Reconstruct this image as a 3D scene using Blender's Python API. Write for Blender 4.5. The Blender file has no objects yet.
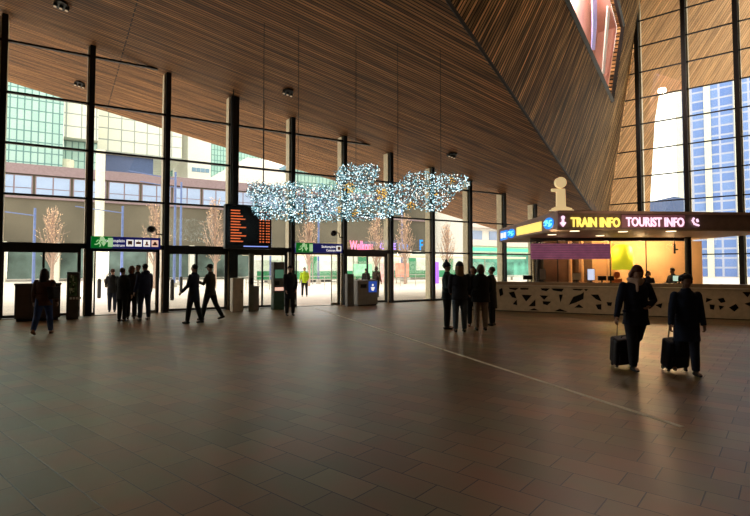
import bpy, bmesh, math, random
from mathutils import Vector, Matrix
from mathutils.geometry import tessellate_polygon
random.seed(7)
S = bpy.context.scene
COL = S.collection
V = Vector
# ------------------------------------------------------------------ camera
F_PX, PX, PY, CAMH = 500.0, 361.5, 248.0, 1.65
AX = math.atan2(838, 500)
PIT = math.atan(19.3/500)
FH = V((math.cos(AX), math.sin(AX), 0)); RT = V((FH.y, -FH.x, 0))
FW = V((FH.x*math.cos(PIT), FH.y*math.cos(PIT), math.sin(PIT)))
UPV = RT.cross(FW)
cam = bpy.data.cameras.new('camera'); camo = bpy.data.objects.new('camera', cam); COL.objects.link(camo)
cam.sensor_width = 36; cam.lens = 36*F_PX/750
cam.shift_x = (375-PX)/750; cam.shift_y = -(258-PY)/750
cam.clip_end = 600; cam.clip_start = .05
camo.matrix_world = Matrix.Translation((0, 0, CAMH)) @ Matrix((RT, UPV, -FW)).transposed().to_4x4()
S.camera = camo
# ------------------------------------------------------------------ world, exposure, main lights
w = bpy.data.worlds.new('sky'); S.world = w; w.use_nodes = True
nt = w.node_tree; bg = nt.nodes['Background']
tc = nt.nodes.new('ShaderNodeTexCoord'); sp = nt.nodes.new('ShaderNodeSeparateXYZ'); cr = nt.nodes.new('ShaderNodeValToRGB')
nt.links.new(tc.outputs['Generated'], sp.inputs[0]); nt.links.new(sp.outputs['Z'], cr.inputs[0]); nt.links.new(cr.outputs[0], bg.inputs[0])
cr.color_ramp.elements[0].color = (1, .94, .82, 1); cr.color_ramp.elements[1].color = (.95, .93, .88, 1)
cr.color_ramp.elements[1].position = .8
bg.inputs[1].default_value = 3.7
S.view_settings.view_transform = 'Standard'; S.view_settings.look = 'None'
S.view_settings.exposure = 0; S.view_settings.gamma = 1; S.view_settings.use_curve_mapping = False
S.cycles.use_denoising = True
S.cycles.max_bounces = 8; S.cycles.transparent_max_bounces = 16
def area(name, loc, size, power, color, tgt, sy=None):
    l = bpy.data.lights.new(name, 'AREA'); l.energy = power; l.color = color; l.size = size
    l.shape = 'RECTANGLE'; l.size_y = sy or size
    o = bpy.data.objects.new(name, l); COL.objects.link(o); o.location = loc
    o.rotation_euler = (V(tgt)-V(loc)).to_track_quat('-Z', 'Y').to_euler(); return o
area('hall_fill', (2, -4, 12), 7, 45, (1, .60, .28), (5, 6, 0))  # unseen area lights added to fill the hall and slatted wall with warmth
area('hall_fill', (16, 1, 16), 7, 250, (1, .68, .34), (22, 16, 13.5))
area('hall_fill', (25, 5, 14), 5, 30, (1, .5, .34), (18, 5, 0))
# ------------------------------------------------------------------ pixel to place helpers
def ray(x, y): return FW*F_PX + RT*(x-PX) + UPV*(PY-y)
CP = V((0, 0, CAMH))
def onY(x, y, Y): d = ray(x, y); return CP + d*(Y/d.y)
def onZ(x, y, z=0): d = ray(x, y); return CP + d*((z-CAMH)/d.z)
def onD(x, y, D): d = ray(x, y); return CP + d*(D/d.dot(FH))
def onP(x, y, n, c): d = ray(x, y); return CP + d*((c-CP.dot(n))/d.dot(n))
# ------------------------------------------------------------------ materials
def mat(name, col, rough=.6, metal=0, emit=0, ecol=None, var=.12, vscale=6, spec=.4, bump=0):
    m = bpy.data.materials.new(name); m.use_nodes = True; t = m.node_tree; b = t.nodes['Principled BSDF']
    b.inputs['Roughness'].default_value = rough; b.inputs['Metallic'].default_value = metal
    b.inputs['Specular IOR Level'].default_value = spec
    c = tuple(col)+(1,)
    if var:
        n = t.nodes.new('ShaderNodeTexNoise'); n.inputs['Scale'].default_value = vscale; n.inputs['Detail'].default_value = 4
        o = t.nodes.new('ShaderNodeTexCoord'); t.links.new(o.outputs['Object'], n.inputs['Vector'])
        r = t.nodes.new('ShaderNodeValToRGB'); t.links.new(n.outputs[0], r.inputs[0])
        r.color_ramp.elements[0].position = .3; r.color_ramp.elements[1].position = .7
        r.color_ramp.elements[0].color = tuple(v*(1-var) for v in col)+(1,)
        r.color_ramp.elements[1].color = tuple(min(1, v*(1+var)) for v in col)+(1,)
        t.links.new(r.outputs[0], b.inputs['Base Color'])
        if bump:
            bp = t.nodes.new('ShaderNodeBump'); bp.inputs['Strength'].default_value = bump
            t.links.new(n.outputs[0], bp.inputs['Height']); t.links.new(bp.outputs[0], b.inputs['Normal'])
    else: b.inputs['Base Color'].default_value = c
    if emit:
        b.inputs['Emission Color'].default_value = tuple(ecol or col)+(1,); b.inputs['Emission Strength'].default_value = emit
    return m
def brick(name, uv, rotz, bw, rh, mort, c1, c2, cm, rough=.5, off=.5, freq=2, noise=None, spec=.4, nscale=1.2, streak=0):
    m = bpy.data.materials.new(name); m.use_nodes = True; t = m.node_tree; b = t.nodes['Principled BSDF']; L = t.links.new
    b.inputs['Roughness'].default_value = rough; b.inputs['Specular IOR Level'].default_value = spec
    o = t.nodes.new('ShaderNodeTexCoord'); mp = t.nodes.new('ShaderNodeMapping'); mp.inputs['Rotation'].default_value = (0, 0, rotz)
    L(o.outputs['UV' if uv else 'Object'], mp.inputs[0])
    k = t.nodes.new('ShaderNodeTexBrick'); L(mp.outputs[0], k.inputs['Vector'])
    k.offset = off; k.offset_frequency = freq
    k.inputs['Scale'].default_value = 1; k.inputs['Brick Width'].default_value = bw; k.inputs['Row Height'].default_value = rh
    k.inputs['Mortar Size'].default_value = mort; k.inputs['Mortar Smooth'].default_value = .1
    k.inputs['Color1'].default_value = c1+(1,); k.inputs['Color2'].default_value = c2+(1,); k.inputs['Mortar'].default_value = cm+(1,)
    src = k.outputs['Color']
    if streak:
        m2 = t.nodes.new('ShaderNodeMapping'); m2.inputs['Scale'].default_value = (.35, 1/rh*.9, 1); L(mp.outputs[0], m2.inputs[0])
        n = t.nodes.new('ShaderNodeTexNoise'); n.inputs['Scale'].default_value = 1; n.inputs['Detail'].default_value = 2; L(m2.outputs[0], n.inputs['Vector'])
        r = t.nodes.new('ShaderNodeMapRange'); L(n.outputs[0], r.inputs[0]); r.inputs[1].default_value = .35; r.inputs[2].default_value = .68
        r.inputs[3].default_value = 1-streak; r.inputs[4].default_value = 1+streak
        mx = t.nodes.new('ShaderNodeVectorMath'); mx.operation = 'SCALE'; L(src, mx.inputs[0]); L(r.outputs[0], mx.inputs['Scale']); src = mx.outputs[0]
    if noise:
        n = t.nodes.new('ShaderNodeTexNoise'); n.inputs['Scale'].default_value = nscale; n.inputs['Detail'].default_value = 3; L(mp.outputs[0], n.inputs['Vector'])
        r = t.nodes.new('ShaderNodeValToRGB'); L(n.outputs[0], r.inputs[0])
        r.color_ramp.elements[0].position = .35; r.color_ramp.elements[1].position = .65
        r.color_ramp.elements[0].color = noise[0]+(1,); r.color_ramp.elements[1].color = noise[1]+(1,)
        mx = t.nodes.new('ShaderNodeMix'); mx.data_type = 'RGBA'; mx.blend_type = 'MULTIPLY'; mx.inputs[0].default_value = 1
        L(src, mx.inputs[6]); L(r.outputs[0], mx.inputs[7]); src = mx.outputs[2]
    L(src, b.inputs['Base Color'])
    bp = t.nodes.new('ShaderNodeBump'); bp.inputs['Strength'].default_value = .5; bp.inputs['Distance'].default_value = .01; bp.invert = True
    L(k.outputs['Fac'], bp.inputs['Height']); L(bp.outputs[0], b.inputs['Normal'])
    return m
def glassmat(name, tint=(.90, .91, .885), refl=.05, rough=.0):
    m = bpy.data.materials.new(name); m.use_nodes = True; t = m.node_tree; t.nodes.remove(t.nodes['Principled BSDF'])
    a = t.nodes.new('ShaderNodeBsdfTransparent'); a.inputs[0].default_value = tint+(1,)
    g = t.nodes.new('ShaderNodeBsdfGlossy'); g.inputs['Roughness'].default_value = rough
    x = t.nodes.new('ShaderNodeMixShader'); x.inputs[0].default_value = refl
    t.links.new(a.outputs[0], x.inputs[1]); t.links.new(g.outputs[0], x.inputs[2])
    t.links.new(x.outputs[0], t.nodes['Material Output'].inputs[0]); return m
D2A = math.atan2(.94826, -.31749)
M = dict(
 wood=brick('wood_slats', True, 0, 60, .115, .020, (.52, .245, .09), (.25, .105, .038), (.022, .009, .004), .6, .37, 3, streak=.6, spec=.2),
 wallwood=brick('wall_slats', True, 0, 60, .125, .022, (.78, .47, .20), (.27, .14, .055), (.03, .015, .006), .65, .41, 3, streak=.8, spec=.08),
 floor=brick('stone_tiles', False, -D2A, .52, .30, .005, (.31, .235, .13), (.20, .155, .088), (.03, .021, .013), .38, .37, 2, noise=((1.2, .80, .68), (.88, .96, .82)), nscale=1.3, spec=.5),
 plaza=brick('plaza_paving', False, 0, 1.2, .6, .01, (.80, .70, .60), (.72, .63, .55), (.55, .48, .42), .7, noise=((.9, .9, .9), (1.05, 1.05, 1.05)), nscale=.3),
 steel=mat('dark_steel', (.018, .017, .017), .45, .3),
 pale=mat('pale_steel', (.55, .48, .36), .5), palefin=mat('pale_fin', (.80, .70, .50), .5), beam=mat('black_beam', (.02, .018, .018), .5),
 glass=glassmat('facade_glass'), plaster=mat('dark_plaster', (.10, .08, .065), .8),
 black=mat('black_plastic', (.012, .012, .013), .4), screen=mat('screen_black', (.006, .006, .008), .25),
 orange=mat('orange_led', (.9, .2, .05), .5, emit=.75, ecol=(1, .20, .06), var=0),
 blueled=mat('blue_led', (.2, .3, .9), .5, emit=1.2, ecol=(.3, .4, 1), var=0),
 signblue=mat('sign_blue', (.008, .012, .14), .4, emit=.3, ecol=(.01, .015, .2), var=0),
 signgreen=mat('sign_green', (.0, .16, .02), .4, emit=.5, ecol=(.0, .2, .02), var=0),
 white=mat('lit_white', (.9, .9, .85), .5, emit=.9, ecol=(1, .95, .88), var=0),
 litgreen=mat('lit_green_white', (.7, .95, .6), .5, emit=.5, ecol=(.6, 1, .5), var=0),
 peach=mat('lit_peach', (.9, .6, .45), .5, emit=.8, ecol=(1, .62, .48), var=0),
 yellowneon=mat('yellow_neon', (1, .85, .1), .5, emit=1.1, ecol=(1, .80, .16), var=0),
 pinkneon=mat('pink_neon', (1, .7, .9), .5, emit=1.2, ecol=(1, .66, .86), var=0),
 logoblue=mat('logo_blue', (0, .25, .8), .5, emit=1.1, ecol=(0, .22, .9), var=0),
 logocyan=mat('logo_cyan', (.2, .9, 1), .5, emit=1.3, ecol=(.25, .85, 1), var=0),
 yellowbox=mat('yellow_lightbox', (1, .85, .2), .5, emit=1.0, ecol=(1, .74, .16), var=0),
 istatue=mat('lit_cream_letter', (.9, .75, .45), .5, emit=.55, ecol=(1, .72, .36), var=.05),
 fascia=mat('brown_fascia', (.20, .135, .12), .5), fascia2=mat('rose_grey_fascia', (.42, .27, .24), .5),
 counter=mat('cream_counter', (.54, .42, .28), .45), counterdark=mat('counter_recess', (.012, .010, .012), .8),
 counterpurple=mat('counter_recess_purple', (.05, .03, .06), .7),
)
# ------------------------------------------------------------------ mesh helpers
def tag(o, label=None, cat=None, group=None, kind=None):
    if label: o['label'] = label
    if cat: o['category'] = cat
    if group: o['group'] = group
    if kind: o['kind'] = kind
    return o
def obj(name, bm, m, parent=None, smooth=False, bevel=0, label=None):
    me = bpy.data.meshes.new(name); bm.normal_update(); bm.to_mesh(me); bm.free()
    for mm in (m if isinstance(m, (list, tuple)) else [m]): me.materials.append(mm)
    if smooth:
        for p in me.polygons: p.use_smooth = True
    o = bpy.data.objects.new(name, me); COL.objects.link(o)
    if parent: o.parent = parent
    if bevel:
        b = o.modifiers.new('bevel', 'BEVEL'); b.width = bevel; b.segments = 2; b.limit_method = 'ANGLE'
    if label: o['label'] = label
    return o
def thing(name, loc=(0, 0, 0), rz=0, label=None, cat=None, group=None, kind=None):
    o = bpy.data.objects.new(name, None); COL.objects.link(o); o.location = loc; o.rotation_euler = (0, 0, rz)
    o.empty_display_size = .2
    return tag(o, label, cat, group, kind)
def B(): return bmesh.new()
def box(bm, c, s, rot=None, mi=0):
    m = Matrix.Translation(c)
    if rot is not None: m = m @ (Matrix.Rotation(rot, 4, 'Z') if isinstance(rot, (int, float)) else rot)
    r = bmesh.ops.create_cube(bm, size=1, matrix=m @ Matrix.Diagonal((*s, 1)))
    if mi:
        for f in {f for v in r['verts'] for f in v.link_faces}: f.material_index = mi
    return bm
def bx(x0, x1, y0, y1, z0, z1, bm=None, mi=0):
    return box(bm or B(), ((x0+x1)/2, (y0+y1)/2, (z0+z1)/2), (abs(x1-x0), abs(y1-y0), abs(z1-z0)), mi=mi)
def tube(bm, pts, rad, seg=10, mi=0, flat=1, flatdir=None):
    pts = [V(p) for p in pts]; n = len(pts)
    if not isinstance(rad, (list, tuple)): rad = [rad]*n
    rings = []; pu = None
    for i, p in enumerate(pts):
        t = (pts[min(i+1, n-1)]-pts[max(i-1, 0)]).normalized()
        if pu is None:
            a = V((1, 0, 0)) if abs(t.x) < .9 else V((0, 1, 0))
            if flatdir is not None: a = V(flatdir)
            u = (a-t*a.dot(t)).normalized()
        else: u = (pu-t*pu.dot(t)).normalized()
        pu = u; v = t.cross(u)
        rings.append([bm.verts.new(p+(u*math.cos(q)*flat+v*math.sin(q))*rad[i]) for q in [2*math.pi*k/seg for k in range(seg)]])
    fs = []
    for a, b in zip(rings, rings[1:]):
        for k in range(seg): fs.append(bm.faces.new((a[k], a[(k+1) % seg], b[(k+1) % seg], b[k])))
    fs.append(bm.faces.new(rings[0][::-1])); fs.append(bm.faces.new(rings[-1]))
    for f in fs: f.material_index = mi
    return bm
def capsule(bm, pts, rad, seg=10, mi=0, flat=1, flatdir=None):
    """tube with rounded ends"""
    pts = [V(p) for p in pts]
    if not isinstance(rad, (list, tuple)): rad = [rad]*len(pts)
    rad = list(rad)
    d0 = (pts[0]-pts[1]).normalized(); d1 = (pts[-1]-pts[-2]).normalized(); r0, r1 = rad[0], rad[-1]
    P = [pts[0]+d0*r0*.95, pts[0]+d0*r0*.7]+pts+[pts[-1]+d1*r1*.7, pts[-1]+d1*r1*.95]
    R = [r0*.3, r0*.72]+rad+[r1*.72, r1*.3]
    return tube(bm, P, R, seg, mi, flat, flatdir)
def ell(bm, c, r, seg=14, rot=None, mi=0):
    if not isinstance(r, (tuple, list)): r = (r, r, r)
    m = Matrix.Translation(c)
    if rot is not None: m = m @ rot
    q = bmesh.ops.create_uvsphere(bm, u_segments=seg, v_segments=max(6, seg*2//3), radius=1, matrix=m @ Matrix.Diagonal((*r, 1)))
    if mi:
        for f in {f for v in q['verts'] for f in v.link_faces}: f.material_index = mi
    return bm
def loft(bm, rings, seg=16, mi=0):
    """rings: (centre, rx, ry) horizontal ellipses bottom to top"""
    R = [[bm.verts.new(V(c)+V((math.cos(q)*rx, math.sin(q)*ry, 0))) for q in [2*math.pi*k/seg for k in range(seg)]] for c, rx, ry in rings]
    fs = []
    for a, b in zip(R, R[1:]):
        for k in range(seg): fs.append(bm.faces.new((a[k], a[(k+1) % seg], b[(k+1) % seg], b[k])))
    fs.append(bm.faces.new(R[0][::-1])); fs.append(bm.faces.new(R[-1]))
    for f in fs: f.material_index = mi
    return bm
def prism(bm, poly, d, mi=0):
    """extrude a planar polygon (list of 3-D points) by vector d"""
    a = [bm.verts.new(V(p)) for p in poly]; b = [bm.verts.new(V(p)+V(d)) for p in poly]; n = len(a)
    fs = [bm.faces.new(a), bm.faces.new(b[::-1])]
    for k in range(n): fs.append(bm.faces.new((a[k], b[k], b[(k+1) % n], a[(k+1) % n])))
    for f in fs: f.material_index = mi
    bmesh.ops.recalc_face_normals(bm, faces=bm.faces[:])
    return bm
def plate(name, outer, holes, thick, nrm, udir, m, parent=None):
    """thick plate with holes and a UV in metres along udir"""
    nrm = V(nrm).normalized(); u = V(udir); u = (u-nrm*u.dot(nrm)).normalized(); v = nrm.cross(u)
    loops = [outer]+list(holes)
    loops = [[V(p) for p in l] for l in loops]
    flat = [p for l in loops for p in l]
    tris = tessellate_polygon(loops)
    bm = B(); a = [bm.verts.new(p) for p in flat]; b = [bm.verts.new(p-nrm*thick) for p in flat]
    for t in tris:
        try: bm.faces.new([a[i] for i in t]); bm.faces.new([b[i] for i in t][::-1])
        except ValueError: pass
    k = 0
    for l in loops:
        n = len(l)
        for i in range(n):
            i0, i1 = k+i, k+(i+1) % n
            bm.faces.new((a[i0], a[i1], b[i1], b[i0]))
        k += n
    bmesh.ops.recalc_face_normals(bm, faces=bm.faces[:])
    uvl = bm.loops.layers.uv.new('uv')
    for f in bm.faces:
        for lp in f.loops: lp[uvl].uv = (lp.vert.co.dot(u), lp.vert.co.dot(v))
    return obj(name, bm, m, parent)
def text(name, s, mw, size, depth, m, parent=None, align='LEFT', bold=0, fitw=None):
    c = bpy.data.curves.new(name, 'FONT'); c.body = s; c.size = size; c.extrude = depth; c.align_x = align; c.offset = bold; c.resolution_u = 3
    o = bpy.data.objects.new(name+'_c', c); COL.objects.link(o)
    dg = bpy.context.evaluated_depsgraph_get(); dg.update()
    me = bpy.data.meshes.new_from_object(o.evaluated_get(dg)); bpy.data.objects.remove(o)
    me.name = name
    if fitw:
        xs = [v.co.x for v in me.vertices]; wd = max(xs)-min(xs); x0 = min(xs)
        for v in me.vertices: v.co.x = (v.co.x-x0)*fitw/wd
    me.materials.clear(); me.materials.append(m)
    o = bpy.data.objects.new(name, me); COL.objects.link(o)
    if parent: o.parent = parent
    o.matrix_local = mw
    return o
def facing(origin, xdir, up=V((0, 0, 1))):
    """matrix whose local x runs along xdir, local y up, z towards viewer side"""
    x = V(xdir).normalized(); z = x.cross(V(up)).normalized(); y = z.cross(x)
    m = Matrix((x, y, z)).transposed().to_4x4(); m.translation = V(origin); return m
_b = B(); bmesh.ops.create_icosphere(_b, subdivisions=1, radius=1); IV = [v.co.copy() for v in _b.verts]; IF = [[v.index for v in f.verts] for f in _b.faces]; _b.free()
def bulbs_mesh(name, L, mats, parent):
    vs, fs, ms = [], [], []
    for p, mi, r in L:
        o = len(vs); vs += [tuple(V(p)+q*r) for q in IV]; fs += [[i+o for i in f] for f in IF]; ms += [mi]*len(IF)
    me = bpy.data.meshes.new(name); me.from_pydata(vs, [], fs)
    for q in mats: me.materials.append(q)
    for p_, mi in zip(me.polygons, ms): p_.material_index = mi; p_.use_smooth = True
    o = bpy.data.objects.new(name, me); COL.objects.link(o); o.parent = parent; return o
# ================================================================== STRUCTURE
FY = 19.5; C0 = .65; BAY = 2.5
def ceil_z(x): return 9.37-.181*(x-.65)
wn = V((.4008383, -.90344745, -.15202422)); wA = V((7.80599, 9.06908, 8.07476)); wc = wn.dot(wA)
def crease(x): z = ceil_z(x); return V((x, (wc-wn.x*x-wn.z*z)/wn.y, z))
CX = 30.4227; GD = V((-.31749, .94826, 0)); GN = V((.94826, .31749, 0)); gc = GN.dot(V((CX, FY, 0)))
TOP = 22.0
def st(o): o['kind'] = 'structure'; return o
fl = st(obj('floor', prism(B(), [(-14, -12, 0), (43, -12, 0), (43, -2, 0), (33.6, 11.0, 0), (CX+.3, FY+.12, 0), (-14, FY+.12, 0)], (0, 0, -.3)), M['floor']))
plate_c = [(-14, 26.9, ceil_z(-14)), (33, 26.9, ceil_z(33)), (CX+.15, FY, ceil_z(CX+.15)), crease(24), crease(16), crease(8), crease(0), crease(-14)]
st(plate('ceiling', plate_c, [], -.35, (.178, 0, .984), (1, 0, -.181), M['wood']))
tagc = plate_c
def gl_wall(z):   # where the glazing meets the slatted wall at height z
    # GN.p = gc and wn.p = wc
    d = GN.x*wn.y-GN.y*wn.x; a = gc; b = wc-wn.z*z
    return V(((a*wn.y-b*GN.y)/d, (GN.x*b-wn.x*a)/d, z))
# slatted sloping wall with its kite window
Kc = crease(CX)
kite = [onP(x, y, wn, wc) for x, y in ((612, 101), (622.8, 26.6), (602, -60), (539, -60))]
topz = V((0, 0, 0))
zt = TOP
wtl = V((-14, (wc-wn.x*-14-wn.z*zt)/wn.y, zt))
wallpoly = [crease(-14), crease(0), crease(8), crease(16), crease(24), crease(CX), gl_wall(5), gl_wall(9), gl_wall(14), gl_wall(TOP), wtl]
pk = V((.56508584, .09833087, .81915141))
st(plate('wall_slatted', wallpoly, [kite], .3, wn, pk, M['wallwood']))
M['daylitwood'] = brick('daylit_slats', True, 0, 60, .16, .012, (.88, .50, .22), (.72, .38, .15), (.20, .10, .05), .5, .41, 3, streak=.3, spec=.3)  # same slats in brighter, warmer colours that stand in for outdoor light
# the slatted skin carries on outside the side glazing up to a bright gap
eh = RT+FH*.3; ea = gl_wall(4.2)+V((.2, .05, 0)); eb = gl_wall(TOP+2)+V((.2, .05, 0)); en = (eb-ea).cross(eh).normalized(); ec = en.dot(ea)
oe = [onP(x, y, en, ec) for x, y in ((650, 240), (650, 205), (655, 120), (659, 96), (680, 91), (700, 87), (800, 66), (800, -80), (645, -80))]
st(plate('wall_outside', [ea, *oe, eb], [], -.3, en, pk, M['daylitwood']))
M['trim'] = mat('crease_trim', (.03, .02, .015), .6)
st(obj('trim_1', tube(B(), [crease(x)+V((0, -.02, -.02)) for x in (-14, 0, 8, 16, 24, CX)], .05, 6), M['trim']))
# enclosing walls, high ceiling
st(obj('wall_back', bx(-14.3, 43, -12.3, -12, 0, TOP), M['plaster']))
st(obj('wall_left', bx(-14.3, -14, -12, FY, 0, TOP), M['plaster']))
gend = V((CX, FY, 0))-GD*8.6
st(obj('wall_right', prism(B(), [gend, gend+V((.3, 0, 0)), V((43, -12, 0)), V((42.7, -12, 0))], (0, 0, TOP)), M['plaster']))
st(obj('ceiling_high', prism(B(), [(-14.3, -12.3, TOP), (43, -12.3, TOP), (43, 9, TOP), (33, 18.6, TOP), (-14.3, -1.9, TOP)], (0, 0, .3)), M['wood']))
# floor inlay line
la, lb = V((8.81, 18.45, 0)), V((5.53, 2.8, 0)); ld = (lb-la).normalized(); ls = V((-ld.y, ld.x, 0))*.034
st(obj('trim_2', prism(B(), [la-ls+V((0,0,.004)), la+ls+V((0,0,.004)), lb+ls+V((0,0,.004)), lb-ls+V((0,0,.004))], (0, 0, -.01)), mat('pale_inlay', (.90, .84, .68), .6)))
# kite window: frame, pane, lit room behind
kw = st(thing('window_kite')); kn = wn
kc = sum(kite, V())/4
def ring(pts, n, w_, d_):
    bm = B(); c = sum(pts, V())/len(pts); k = len(pts)
    for i in range(k): tube(bm, [pts[i], pts[(i+1) % k]], w_, 4)
    return bm
obj('window_frame', ring(kite, kn, .13, .1), M['beam'], kw)
bm = B(); bm.faces.new([bm.verts.new(p-kn*.05) for p in kite]); obj('pane', bm, M['glass'], kw)
kb = [kc+(p-kc)*1.25-kn*1.6 for p in kite]
pink = mat('rose_office_wall', (.72, .45, .37), .8, var=.2, vscale=.5)
bm = B(); bm.faces.new([bm.verts.new(p) for p in kb]); obj('office_wall', bm, pink, kw)
bm = B()
f0 = [p-kn*.31 for p in kite]
for i in range(4): bm.faces.new([bm.verts.new(p) for p in (f0[i], f0[(i+1) % 4], kb[(i+1) % 4], kb[i])])
obj('reveal', bm, pink, kw)
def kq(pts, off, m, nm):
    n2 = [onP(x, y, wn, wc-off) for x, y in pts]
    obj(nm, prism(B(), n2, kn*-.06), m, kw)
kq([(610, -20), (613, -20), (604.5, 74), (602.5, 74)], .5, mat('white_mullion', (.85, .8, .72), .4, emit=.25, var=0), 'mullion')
kq([(592, -30), (597, -30), (597, 25), (595, 50), (592, 50), (593, 25)], .9, mat('blue_reflection_panel', (.4, .42, .9), .4, emit=.3, ecol=(.5, .5, 1), var=.3, vscale=1), 'light_streak')  # blue streak of light painted as a faintly glowing panel
kq([(606, 55), (617, 50), (613, 90), (610, 90), (604, 75)], 1.3, mat('green_wall_panel', (.45, .48, .2), .7, var=.1), 'wall_panel')
kl = bpy.data.lights.new('office_lamp', 'POINT'); kl.energy = 1300; kl.color = (1, .82, .74); kl.shadow_soft_size = .3
klo = bpy.data.objects.new('office_lamp', kl); COL.objects.link(klo); klo.location = kc-kn*.7+V((0, 0, 1.5))
# ---- facade windows
trz = [2.37, 4.01, 5.66, 7.30, 8.97, 10.6]
bay_lab = {}
door_bays = {-1: 'mull', 0: 'open', 1: 'mull', 2: 'mull', 3: 'open', 4: 'mull'}
NB0, NB1 = -5, 12
colx = lambda i: C0+BAY*i
for i in range(NB0, NB1):
    x0, x1 = colx(i), min(colx(i+1), CX)
    n_ = i-NB0+1
    r = st(thing('window_%d' % n_, (x0, FY, 0)))
    zb = 2.46 if i in door_bays else .06
    g = prism(B(), [(.0, .0, zb), (x1-x0, .0, zb), (x1-x0, .0, ceil_z(x1)), (0, .0, ceil_z(x0))], (0, .02, 0))
    obj('pane', g, M['glass'], r)
    for z in trz:
        if z < ceil_z(x1)-.1 or (z < ceil_z(x0)-.1 and z > 2.5):
            xe = x1-x0 if z < ceil_z(x1)-.1 else min(x1-x0, (ceil_z(x0)-z)/.181)
            h = .17 if z == 2.37 and i in door_bays else .07
            obj('transom', bx(0, xe, -.05, .07, z-h/2, z+h/2), M['beam'], r)
    if i not in door_bays:
        obj('sill', bx(0, x1-x0, -.05, .07, 0, .09), M['beam'], r)
    else:
        d = st(thing('door_%d' % n_, (x0, FY, 0)))
        kind = door_bays[i]
        obj('door_frame', bx(.13, BAY-.13, -.06, .1, 2.2, 2.30, bx(.13, .2, -.06, .1, 0, 2.3, bx(BAY-.2, BAY-.13, -.06, .1, 0, 2.3))), M['beam'], d)
        if kind == 'mull':
            xm = BAY/2+(-.05 if i == 1 else .05)
            for a, b in ((.2, xm), (xm, BAY-.2)):
                lf = obj('leaf', bx(a, a+.035, -.02, .03, .03, 2.2, bx(b-.035, b, -.02, .03, .03, 2.2, bx(a, b, -.02, .03, .03, .12, bx(a, b, -.02, .03, 2.14, 2.2)))), M['beam'], d)
                obj('pane', bx(a+.03, b-.03, 0, .012, .1, 2.15), M['glass'], lf)
        else:
            for a, b in ((.2, .32), (BAY-.55, BAY-.2)):
                lf = obj('leaf', bx(a, a+.03, -.0, .05, .02, 2.2, bx(b-.05, b, .0, .05, .02, 2.2, bx(a, b, .0, .05, .02, .1))), M['pale'] if a > 1 else M['beam'], d)
                obj('pane', bx(a+.03, b-.04, .02, .03, .08, 2.18), M['glass'], lf)
        obj('threshold', bx(.13, BAY-.13, -.1, .12, .0, .02), mat('threshold_metal', (.35, .32, .28), .4, .6) if i == -1 else bpy.data.materials['threshold_metal'], d)
# ---- facade columns
cl_txt = {-5: 'far left outside the picture', 0: 'by the green door sign at the left', 1: 'right of the left door sign, carrying a camera', 2: 'right behind the departure board, the widest one',
 3: 'left of the right blue door sign', 4: 'with the camera beside the right door sign', 5: 'behind the middle of the light cloud, right of the blue-signed bin', 6: 'below the right lobe of the light cloud',
 7: 'just right of the light cloud tip', 8: 'at the far left tip of the kiosk canopy', 9: 'rising behind the kiosk canopy left of the lit letter', 10: 'half hidden behind the lit letter on the canopy', 11: 'hidden deep behind the kiosk canopy', -1: 'at the left edge of the picture', -2: 'one bay left of the picture', -3: 'two bays left of the picture', -4: 'three bays left of the picture'}
for i in range(NB0, NB1):
    x = colx(i); t = thing('facade_column', (x+.10, FY, 0), 0, 'dark steel facade column ' + cl_txt[i], 'column', 'steel columns of the glass front')
    zt_ = ceil_z(x+.15); wd = .16 if i == 2 else .085
    obj('flange', bx(-wd, wd, -.10, -.0, 0, zt_), M['steel'], t)
    obj('outer_fin', bx(-wd-.06, wd-.01, .035, .40, 0, zt_-.03), M['palefin'], t, label='pale painted outer fin')
    obj('base_plate', bx(-wd-.03, wd+.03, -.18, -.0, 0, .03), M['steel'], t)
# ---- right glazing
gw = st(thing('window_90'))
g0 = V((CX, FY, 0)); g1 = gend
def gtop(p):  # height of slatted wall above p, capped
    z = (wc-wn.x*p.x-wn.y*p.y)/wn.z
    return z
poly = []
a = g0.copy(); a2 = gl_wall(TOP)
low = gl_wall(ceil_z(CX))
bm = prism(B(), [g0+V((0, 0, .05)), g1+V((0, 0, .05)), g1+V((0, 0, TOP)), gl_wall(TOP), gl_wall(12), low], GN*.02)
obj('pane', bm, M['glass'], gw)
for z in [2.37+1.645*k for k in range(0, 12)]:
    p = gl_wall(z) if z > 4 else g0+V((0, 0, z))
    q = g1+V((0, 0, z)); tube_dir = None
    obj('transom', prism(B(), [p, q, q+V((0, 0, .07)), p+V((0, 0, .07))], GN*-.08), M['beam'], gw)
pc = onP(638, 100, GN, gc); pc.z = 0
for k in range(-1, 3):
    p = pc-GD*(2.5*k)
    if p.y > FY-1.0: continue
    zh = min(TOP, max(4.5, gtop(p))) if k <= 0 else TOP
    t = thing('facade_column', (p.x, p.y, 0), math.atan2(GD.y, GD.x), 'tall dark steel column of the side glazing ' + ['left of the bright sky gap', 'in front of the blue-windowed tower', 'just past the right picture edge', 'second past the right picture edge'][k if k >= 0 else 3], 'column', 'steel columns of the side glazing')
    obj('flange', bx(-.12, .12, .02, .22, 0, TOP-.05), M['steel'], t)
    obj('outer_fin', bx(-.20, .10, -.34, -.03, 0, TOP-.05), M['palefin'], t, label='pale painted outer fin')

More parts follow.
